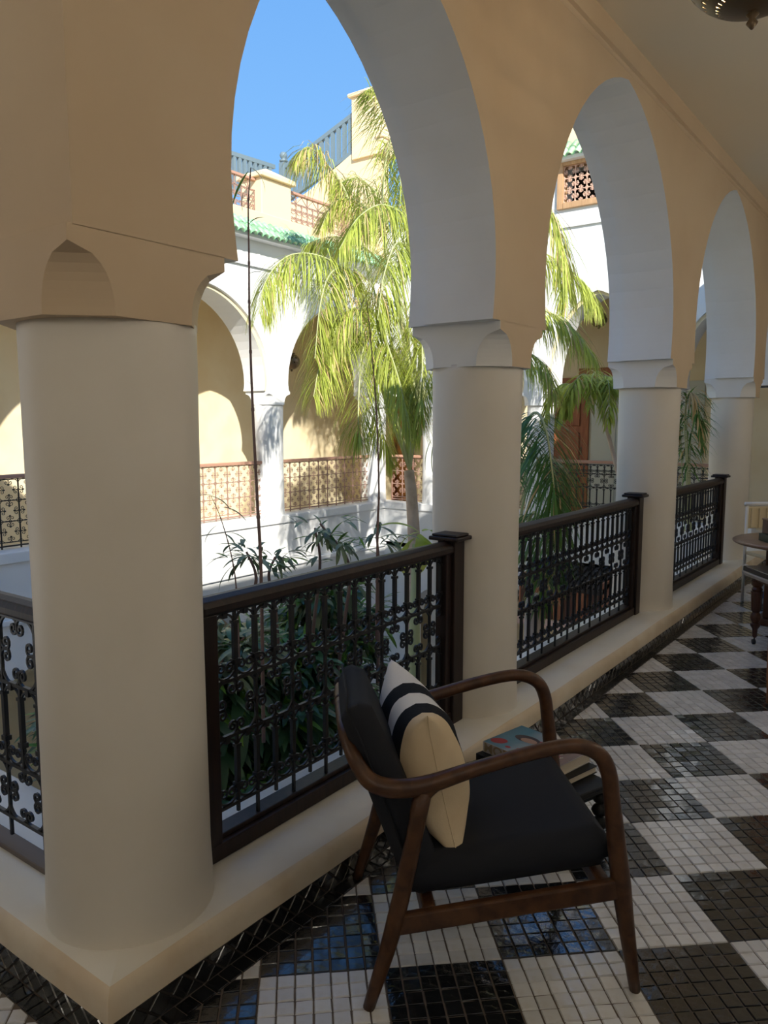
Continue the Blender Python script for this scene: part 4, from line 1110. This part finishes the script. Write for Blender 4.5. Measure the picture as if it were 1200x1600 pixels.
FR = [
    ([top, (612, 640, 8.9), (585, 545, 8.7), (568, 480, 8.5), (545, 430, 8.3), (500, 400, 8.0), (450, 400, 7.8), (415, 440, 7.6), (405, 490, 7.5)], .60, 100, 1.8, .05, 1),
    ([top, (600, 620, 8.8), (575, 520, 8.4), (560, 455, 8.2), (540, 420, 8.0), (515, 430, 7.7), (500, 480, 7.5), (492, 560, 7.4)], .52, 90, 1.5, .12, 2),
    ([top, (628, 650, 9.0), (600, 520, 9.0), (570, 400, 9.1), (540, 300, 9.2), (505, 250, 9.2), (480, 230, 9.1), (462, 250, 9.0)], .50, 90, 1.5, .35, 3),
    ([top, (640, 620, 8.9), (625, 500, 8.8), (600, 380, 8.6), (600, 270, 8.5), (615, 190, 8.4), (600, 150, 8.3), (575, 140, 8.2)], .55, 90, 1.0, .15, 4),
    ([top, (632, 640, 8.8), (612, 540, 8.5), (600, 480, 8.2), (590, 460, 7.9), (600, 520, 7.5), (625, 600, 7.4), (640, 680, 7.4)], .55, 90, 1.5, .02, 5),
    ([top, (645, 650, 8.9), (650, 540, 8.8), (655, 430, 8.6), (640, 350, 8.4), (600, 320, 8.1), (560, 340, 7.9), (530, 390, 7.8)], .60, 100, 1.6, .05, 6),
    ([top, (650, 640, 9.0), (662, 520, 9.1), (670, 400, 9.1), (660, 300, 9.1), (640, 240, 9.0), (620, 220, 8.8)], .55, 90, 1.3, .1, 7),
    ([top, (655, 640, 8.8), (670, 560, 8.6), (690, 500, 8.4), (720, 480, 8.1), (750, 520, 7.9)], .55, 70, 1.5, .05, 8),
    ([top, (640, 600, 9.2), (630, 500, 9.5), (600, 420, 9.8), (560, 380, 10.0), (520, 370, 9.9), (480, 380, 9.9)], .50, 80, 1.6, .1, 9),
    ([top, (620, 650, 8.7), (600, 560, 8.3), (590, 500, 8.0), (560, 480, 7.7), (530, 500, 7.6), (515, 560, 7.5)], .50, 80, 1.5, .3, 10),
    ([top, (650, 620, 8.9), (668, 500, 8.8), (700, 380, 8.7), (750, 300, 8.6), (810, 280, 8.5), (860, 330, 8.4), (880, 420, 8.4), (885, 480, 8.4)], .62, 110, 1.5, .15, 11),
    ([top, (655, 620, 9.0), (690, 500, 9.1), (750, 420, 9.2), (830, 390, 9.2), (900, 430, 9.2), (935, 480, 9.1)], .60, 100, 1.5, .05, 12),
    ([top, (655, 640, 8.8), (690, 560, 8.6), (750, 500, 8.4), (820, 480, 8.2), (880, 500, 8.1), (930, 560, 8.0)], .55, 90, 1.4, .1, 13),
    ([top, (645, 600, 8.7), (650, 480, 8.4), (640, 400, 8.1), (620, 380, 7.8), (600, 430, 7.5), (590, 500, 7.4)], .58, 100, 1.5, .02, 14),
    ([top, (652, 600, 8.6), (660, 500, 8.3), (662, 460, 8.0), (660, 500, 7.7), (660, 580, 7.5), (658, 650, 7.5)], .5, 80, 1.5, .02, 15),
    ([top, (640, 560, 9.2), (625, 420, 9.5), (600, 320, 9.7), (560, 280, 9.8), (520, 290, 9.8)], .5, 80, 1.4, .1, 16),
    ([top, (615, 640, 8.7), (580, 560, 8.3), (550, 520, 8.0), (520, 520, 7.7), (500, 570, 7.5), (490, 620, 7.4)], .50, 90, 1.4, .10, 17),
    ([top, (625, 620, 8.7), (600, 530, 8.2), (580, 510, 7.9), (565, 560, 7.6), (560, 640, 7.5), (562, 690, 7.5)], .52, 90, 1.4, .05, 18),
    ([top, (640, 620, 8.6), (635, 530, 8.2), (630, 520, 7.9), (645, 590, 7.6), (660, 680, 7.5)], .52, 90, 1.4, .03, 19),
    ([top, (640, 650, 8.9), (625, 570, 8.9), (605, 540, 8.8), (590, 590, 8.7), (595, 660, 8.6), (610, 720, 8.6)], .52, 90, 1.4, .03, 20),
    ([top, (640, 600, 9.0), (620, 450, 9.2), (590, 350, 9.3), (550, 310, 9.3), (520, 320, 9.2), (500, 360, 9.1)], .45, 90, 1.3, .25, 21),
    ([top, (648, 600, 9.0), (645, 470, 8.9), (635, 350, 8.8), (625, 260, 8.7), (640, 200, 8.6)], .5, 90, 1.2, .1, 22),
    ([top, (655, 640, 8.8), (700, 580, 8.5), (770, 540, 8.2), (840, 560, 8.0), (870, 620, 7.9)], .45, 80, 1.4, .1, 23),
]
for pts, L, n, dr, dry, sd in FR:
    frond(big, L_(pts), FM, L * 1.15, int(n * 1.7), .0105, dr * 1.3, sd, .47, 1.0, dry, .020, .2)
# flower / seed strands hanging in the crown
sd_ = MB(); rd = random.Random(4)
for i in range(90):
    p = at(570 + rd.uniform(-25, 35), 455 + rd.uniform(-12, 20), 8.0 + rd.uniform(-.2, .3)) - bo
    leaflet(sd_, p, Vector((rd.uniform(-1, 1), rd.uniform(-1, 1), rd.uniform(-.2, .8))), rd.uniform(.35, .7), .012, 2.2, 0, 5)
part('seed_strands', sd_, M_dryf, big, kind='stuff')

# darker palm beside the second bay
pb = at(835, 905, 5.4); pb.z = GZ
dp = thing('shaded_palm', 'deep green palm whose long frond hangs behind the second railing', 'palm', pb)
part('trunk', MB().tube([(0, 0, 0), (.03, .02, 1.4), (-.02, .02, 2.8), (.0, .0, 3.9)], [.09, .085, .075, .06], 12), M_trunk, dp, smooth=True)
L2 = lambda pts: [at(u, v, d) - pb for u, v, d in pts]
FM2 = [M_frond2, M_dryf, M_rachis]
tt = tuple(at(800, 860, 5.4) - pb)
for pts, L, n, dr, dry, s in [
    ([(812, 860, 5.4), (806, 760, 5.3), (815, 680, 5.2), (835, 645, 5.0), (852, 668, 4.8), (862, 730, 4.7), (867, 790, 4.7), (868, 860, 4.75), (866, 905, 4.8)], .42, 125, 1.5, .10, 31),
    ([(812, 860, 5.4), (800, 760, 5.5), (790, 690, 5.5), (775, 650, 5.4), (750, 680, 5.3), (735, 760, 5.2)], .40, 90, 1.6, .1, 32),
    ([(812, 860, 5.4), (815, 800, 5.6), (830, 740, 5.8), (850, 710, 5.9), (868, 740, 6.0), (876, 800, 6.0), (878, 850, 6.0)], .38, 90, 1.6, .1, 33),
    ([(812, 860, 5.4), (820, 830, 5.3), (835, 800, 5.2), (842, 840, 5.1), (845, 900, 5.1), (840, 950, 5.1)], .34, 70, 1.6, .1, 34)]:
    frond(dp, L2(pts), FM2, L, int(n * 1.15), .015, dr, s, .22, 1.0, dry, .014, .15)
# a third palm crown, sunlit, in front of the far door
p3 = at(1000, 760, 9.3); p3.z = GZ
tp3 = thing('far_palm', 'small sunlit palm crown in front of the far brown door', 'palm', p3)
part('trunk', MB().tube([(0, 0, 0), (.03, .0, 2.0), (0, 0, 3.6), tuple(at(940, 640, 9.3) - p3)], [.08, .07, .04, .02], 10), M_trunk, tp3, smooth=True)
for q, pts in enumerate([[(925, 640, 9.3), (915, 600, 9.2), (895, 598, 9.1), (880, 625, 9.0), (872, 660, 9.0)], [(925, 640, 9.3), (925, 595, 9.2), (910, 585, 9.0), (895, 605, 8.9), (888, 650, 8.9)],
                         [(925, 640, 9.3), (935, 595, 9.2), (950, 588, 9.1), (965, 600, 9.0), (975, 640, 9.0)], [(925, 640, 9.3), (930, 600, 9.3), (935, 580, 9.4), (925, 590, 8.9), (922, 640, 8.8)],
                         [(925, 640, 9.3), (940, 605, 9.1), (950, 595, 8.9), (952, 625, 8.8), (950, 665, 8.8)], [(925, 640, 9.3), (905, 610, 9.5), (880, 600, 9.6), (860, 620, 9.6), (850, 660, 9.6)]]):
    frond(tp3, [at(u, v, d) - p3 for u, v, d in pts], FM, .36, 45, .03, 1.9, 60 + q, .2, .8, .05, .010, .3)
# reedy palm between the third and last columns
p4 = at(1085, 830, 7.4); p4.z = GZ
rp4 = thing('reedy_palm', 'narrow palm with drying brown tips behind the third column', 'palm', p4)
part('trunk', MB().tube([(0, 0, 0), (0, 0, 3.5)], [.06, .04], 8), M_trunk, rp4, smooth=True)
for q, pts in enumerate([[(1075, 830, 7.4), (1072, 720, 7.3), (1070, 650, 7.2), (1078, 612, 7.1), (1090, 640, 7.0), (1096, 690, 7.0)], [(1080, 830, 7.4), (1078, 740, 7.4), (1080, 680, 7.4), (1090, 650, 7.3), (1098, 700, 7.3)],
                         [(1070, 830, 7.4), (1066, 740, 7.5), (1062, 670, 7.6), (1050, 640, 7.6), (1040, 680, 7.6)], [(1078, 830, 7.4), (1074, 700, 7.3), (1072, 640, 7.2), (1074, 620, 7.1)]]):
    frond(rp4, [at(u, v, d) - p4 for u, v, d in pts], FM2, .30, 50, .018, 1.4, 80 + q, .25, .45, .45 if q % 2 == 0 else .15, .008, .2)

# ------------------------------------------------------------------ broad leaf
def broad_mesh(L, w, bend, fold, m, name='leaf', nl=8, ragged=0):
    mb = MB(); rd = random.Random(int(L * 1000))
    for i in range(nl + 1):
        t = i / nl; ww = w * (math.sin(PI * min(1, t * .96 + .04)) ** .75) * .5
        a = bend * t; x = L * (math.sin(a) / bend if abs(bend) > .01 else t); z = -L * (1 - math.cos(a)) / bend if abs(bend) > .01 else 0
        rg2 = 1 + (rd.uniform(-ragged, ragged) if ragged else 0)
        mb.v += [(x, -ww * rg2, z + ww * fold), (x, 0, z), (x, ww * rg2, z + ww * fold)]
    for i in range(nl):
        for j in range(2): mb.f.append((3 * i + j, 3 * i + j + 1, 3 * i + j + 4, 3 * i + j + 3)); mb.m.append(0)
    return mb.mesh(name, m, True)
leafm = [broad_mesh(.17, .034, .7, .25, M_leaf), broad_mesh(.20, .040, 1.1, .2, M_leaf), broad_mesh(.15, .030, .3, .25, M_leaf2), broad_mesh(.19, .036, .9, .2, M_leaf3)]
palmate = [broad_mesh(.22, .055, .9, .2, M_leaf), broad_mesh(.25, .06, 1.2, .2, M_leaf), broad_mesh(.20, .05, .8, .2, M_leaf2)]
def orient(d, roll=0): return d.to_track_quat('X', 'Z').to_euler()
def add_leaf(mb, me, loc, rot, s):
    M = Matrix.LocRotScale(loc, rot, Vector((s, s, s))); o = len(mb.v); mi = {M_leaf.name: 0, M_leaf2.name: 1, M_leaf3.name: 2}[me.materials[0].name]
    mb.v += [tuple(M @ v.co) for v in me.vertices]
    for p in me.polygons: mb.f.append(tuple(i + o for i in p.vertices)); mb.m.append(mi)
def shrub(label, base, stems, seed, meshes, nleaf, nsingle, whorl=0, name='leafy_shrub', cat='shrub', Lmin=.35, cane=None, sc_=(.8, 1.25), weights=None):
    rd = random.Random(seed); base = Vector(base); t = thing(name, label, cat, base, 0, 'courtyard bushes' if cat == 'shrub' else None); fol = MB(); cnt = 0; items = []
    for st_ in stems:
        P = catmull([Vector(p) - base for p in st_], 6); k = len(P)
        part('stem', MB().tube(P, [.009 * (1 - .6 * i / (k - 1)) + .002 for i in range(k)], 6), cane or M_cane, t, smooth=True)
        for q in range(nleaf):
            tt_ = Lmin + (1 - Lmin) * rd.random() ** .8; x = tt_ * (k - 1); a = min(int(x), k - 2); p = P[a].lerp(P[a + 1], x - a)
            T = (P[a + 1] - P[a]).normalized(); az = rd.uniform(0, 2 * PI)
            br = Vector((math.cos(az), math.sin(az), rd.uniform(-.1, .6))).normalized()
            off = br * rd.uniform(0, .26) * (1.15 - tt_ * .6)
            if whorl:
                c = p + off
                for w_ in range(whorl):
                    a2 = 2 * PI * w_ / whorl + rd.random() * .4; d = Vector((math.cos(a2), math.sin(a2), rd.uniform(-.35, .15)))
                    items.append((c, orient(d), rd.choice(meshes), rd.uniform(*sc_)))
            else:
                for w_ in range(3):
                    d = (br + Vector((rd.gauss(0, .5), rd.gauss(0, .5), rd.gauss(-.15, .4)))).normalized(); items.append((p + off, orient(d), rd.choice(meshes), rd.uniform(*sc_)))
    items.sort(key=lambda it: (it[0] + base - CAM).length)
    for i, (p, r, me, s) in enumerate(items):
        if i < nsingle: o = link('leaf', me, t, p, r); o.scale = (s, s, s)
        else: add_leaf(fol, me, p, r, s)
    if fol.f: part('foliage', fol, [M_leaf, M_leaf2, M_leaf3], t, smooth=True, kind='stuff')
    return t
rs = random.Random(11)
def clump(cx, cy, z0, ztop, n, spread):
    out = []
    for i in range(n):
        a = rs.uniform(0, 2 * PI); r = rs.uniform(.2, 1) * spread; tx, ty = cx + r * math.cos(a), cy + r * math.sin(a); zt = ztop + rs.uniform(-.35, .12)
        out.append([(cx + .1 * math.cos(a), cy + .1 * math.sin(a), z0), (cx + .4 * r * math.cos(a), cy + .4 * r * math.sin(a), (z0 + zt) * .5), (tx * .7 + cx * .3, ty * .7 + cy * .3, zt - .3), (tx, ty, zt)])
    return out
shrub('dense dark green bush right behind the nearest railing, left half', (-2.95, 2.15, GZ), clump(-2.95, 2.15, -3.3, .46, 13, .52), 21, [leafm[0], leafm[0], leafm[2], leafm[3], leafm[3]], 120, 70, sc_=(.6, 1.0))
shrub('dense dark green bush behind the nearest railing, right half near its post', (-2.95, 3.15, GZ), clump(-2.95, 3.15, -3.3, .50, 13, .56), 22, [leafm[0], leafm[0], leafm[2], leafm[2], leafm[3]], 120, 70, sc_=(.6, 1.0))
shrub('dark green bush low behind the middle of the nearest railing', (-2.60, 2.6, GZ), clump(-2.65, 2.6, -3.3, .28, 9, .42), 23, [leafm[0], leafm[1], leafm[2]], 110, 60, sc_=(.65, 1.1))
shrub('broad fingered leaves low at the left end of the nearest railing', (-2.55, 1.95, GZ), clump(-2.6, 1.9, -3.3, .25, 6, .36), 24, palmate, 22, 60, whorl=6, name='fingered_leaf_shrub', Lmin=.5)
shrub('broad fingered leaves low behind the armchair back', (-2.55, 2.7, GZ), clump(-2.55, 2.65, -3.3, .18, 6, .36), 25, palmate, 22, 60, whorl=6, name='fingered_leaf_shrub', Lmin=.5)
shrub('green leaves behind the left railing by the corner column', (-2.75, 2.2, GZ), clump(-2.95, 1.95, -3.3, .45, 4, .25), 26, [leafm[2]], 30, 20, Lmin=.5)
# leafy shoots above the handrail
def L3(pts): return [tuple(at(u, v, d)) for u, v, d in pts]
sb = at(470, 1200, 3.9); sb.z = GZ
shrub('grey-green leafy shoots rising above the nearest handrail', sb, [L3([(480, 1100, 3.9), (490, 980, 3.9), (500, 880, 3.85), (492, 825, 3.8)]), L3([(520, 1100, 3.9), (540, 960, 3.9), (545, 880, 3.85), (500, 818, 3.8)]),
      L3([(400, 1100, 3.6), (395, 950, 3.6), (400, 900, 3.6), (385, 862, 3.6)]), L3([(440, 1100, 3.7), (430, 950, 3.7), (420, 900, 3.7), (430, 870, 3.7)]), L3([(590, 1080, 4.2), (592, 900, 4.2), (588, 830, 4.2)])],
      27, [leafm[3], leafm[3], leafm[3], leafm[2]], 13, 90, Lmin=.62, name='leafy_shoots', cat='plant', sc_=(.4, .8))
# tall bare canes
def cane(label, pts, leaves, rad):
    P = L3(pts); base = Vector(P[0]); t = thing('bamboo_cane', label, 'cane', base, 0, 'thin canes in the courtyard')
    Q = catmull([Vector(p) - base for p in P], 8); k = len(Q)
    part('stem', MB().tube(Q, [rad * (1 - .75 * i / (k - 1)) for i in range(k)], 7), M_cane, t, smooth=True)
    for i in range(4, k - 2, 5): part('node', MB().tube([tuple(Q[i] - (Q[i + 1] - Q[i]).normalized() * .006), tuple(Q[i] + (Q[i + 1] - Q[i]).normalized() * .006)], rad * 1.25 * (1 - .7 * i / k), 7), M_cane, t)
    for (u, v, d, dx, dz, s, mi) in leaves:
        p = at(u, v, d) - base; dr = (CR * dx + Vector((0, 0, dz))).normalized(); o = link('leaf', [leafm[1], leafm[2], leafm[3]][mi], t, p, orient(dr)); o.scale = (s, s, s)
    return t
cane('tall thin purple-brown cane rising just right of the corner column', [(412, 1160, 2.9), (408, 900, 2.9), (402, 780, 2.9), (395, 640, 2.9), (390, 500, 2.9), (389, 400, 2.9), (388, 320, 2.9), (392, 262, 2.9)],
     [(388, 268, 2.9, -.55, -.8, 1.0, 1), (392, 262, 2.9, .9, -.5, .55, 0), (389, 350, 2.9, .8, .9, .35, 2), (389, 428, 2.9, .9, .45, .35, 2), (397, 610, 2.9, -.3, 1, .3, 2), (411, 815, 2.9, .3, 1, .3, 2), (380, 300, 2.9, -.2, -1, .5, 1)], .0075)
cane('second thin cane standing in front of the palm', [(588, 1000, 3.3), (590, 830, 3.3), (592, 760, 3.3), (588, 640, 3.3), (580, 540, 3.3), (573, 470, 3.3)],
     [(573, 462, 3.3, -.5, -.7, .8, 0), (558, 440, 3.3, -.35, -.8, .75, 0), (575, 455, 3.3, .8, -.5, .4, 2), (590, 710, 3.3, -.3, 1, .4, 2), (592, 675, 3.3, .5, -.9, .5, 2), (590, 842, 3.3, 1, .5, .8, 2), (590, 842, 3.3, -1, .3, .6, 2), (590, 850, 3.3, 1, 0, .9, 2)], .006)
cane('short leaning cane with few leaves beside the corner column', [(375, 1050, 3.2), (370, 930, 3.2), (362, 870, 3.2), (345, 810, 3.2), (330, 775, 3.2)],
     [(335, 776, 3.2, -.5, .2, .5, 2), (328, 775, 3.2, 1, -.2, .6, 2), (345, 792, 3.2, 1, -.1, .7, 2), (344, 818, 3.2, -1, -.5, .6, 2), (358, 832, 3.2, 1, -.1, .5, 2), (362, 868, 3.2, -1, 0, .7, 2), (365, 870, 3.2, .8, .2, .7, 2), (370, 880, 3.2, -.8, -.5, .8, 2)], .004)

# banana plant by the second column
bb = at(648, 900, 6.2); bb.z = GZ
bn = thing('banana_plant', 'young banana plant with yellow-green leaves left of the second column', 'plant', bb)
part('stem', MB().tube([(0, 0, 0), (.02, 0, 2.0), (0, 0, 3.3), (tuple(at(648, 850, 6.2) - bb))], [.09, .07, .05, .02], 10), M_rachis, bn, smooth=True)
BL = broad_mesh(.75, .20, 1.2, .18, M_banana, 'leaf', 14, .08); BL2 = broad_mesh(.5, .18, 1.6, .15, M_banana, 'leaf', 12, .08)
for (u, v, d, me, dx, dy, dz, s) in [(655, 832, 6.2, BL, -1, 0, .75, .55), (660, 830, 6.2, BL2, .5, .4, .2, .6), (650, 840, 6.2, BL2, -.6, .3, -.4, .8), (655, 835, 6.2, BL2, .2, -.8, -.7, .7), (660, 838, 6.1, BL, .7, .4, -.6, .5), (655, 832, 6.3, BL2, -1, .2, -.1, .6)]:
    o = link('leaf', me, bn, at(u, v, d) - bb, orient((CR * dx + CF * dy + Vector((0, 0, dz))).normalized())); o.scale = (s, s, s)
b5 = at(690, 760, 6.0); b5.z = GZ
sl = thing('strap_leaf_plant', 'upright plant with bright green strap leaves peeking out left of the second column', 'plant', b5)
part('stem', MB().tube([(0, 0, 0), (0, 0, 3.6), tuple(at(684, 720, 6.0) - b5)], [.05, .04, .02], 8), M_rachis, sl, smooth=True)
SLm = broad_mesh(.45, .06, .6, .3, M_leaf2, 'leaf', 8)
for (u, v, dx, dz, s) in [(682, 680, -.35, -1, .8), (684, 678, -.15, -1, .9), (676, 684, -.5, -.9, .6), (690, 690, .6, -.7, .8), (690, 690, .4, .6, .6)]:
    o = link('leaf', SLm, sl, at(u, v, 6.0) - b5, orient((CR * dx + Vector((0, 0, dz))).normalized())); o.scale = (s, s, s)
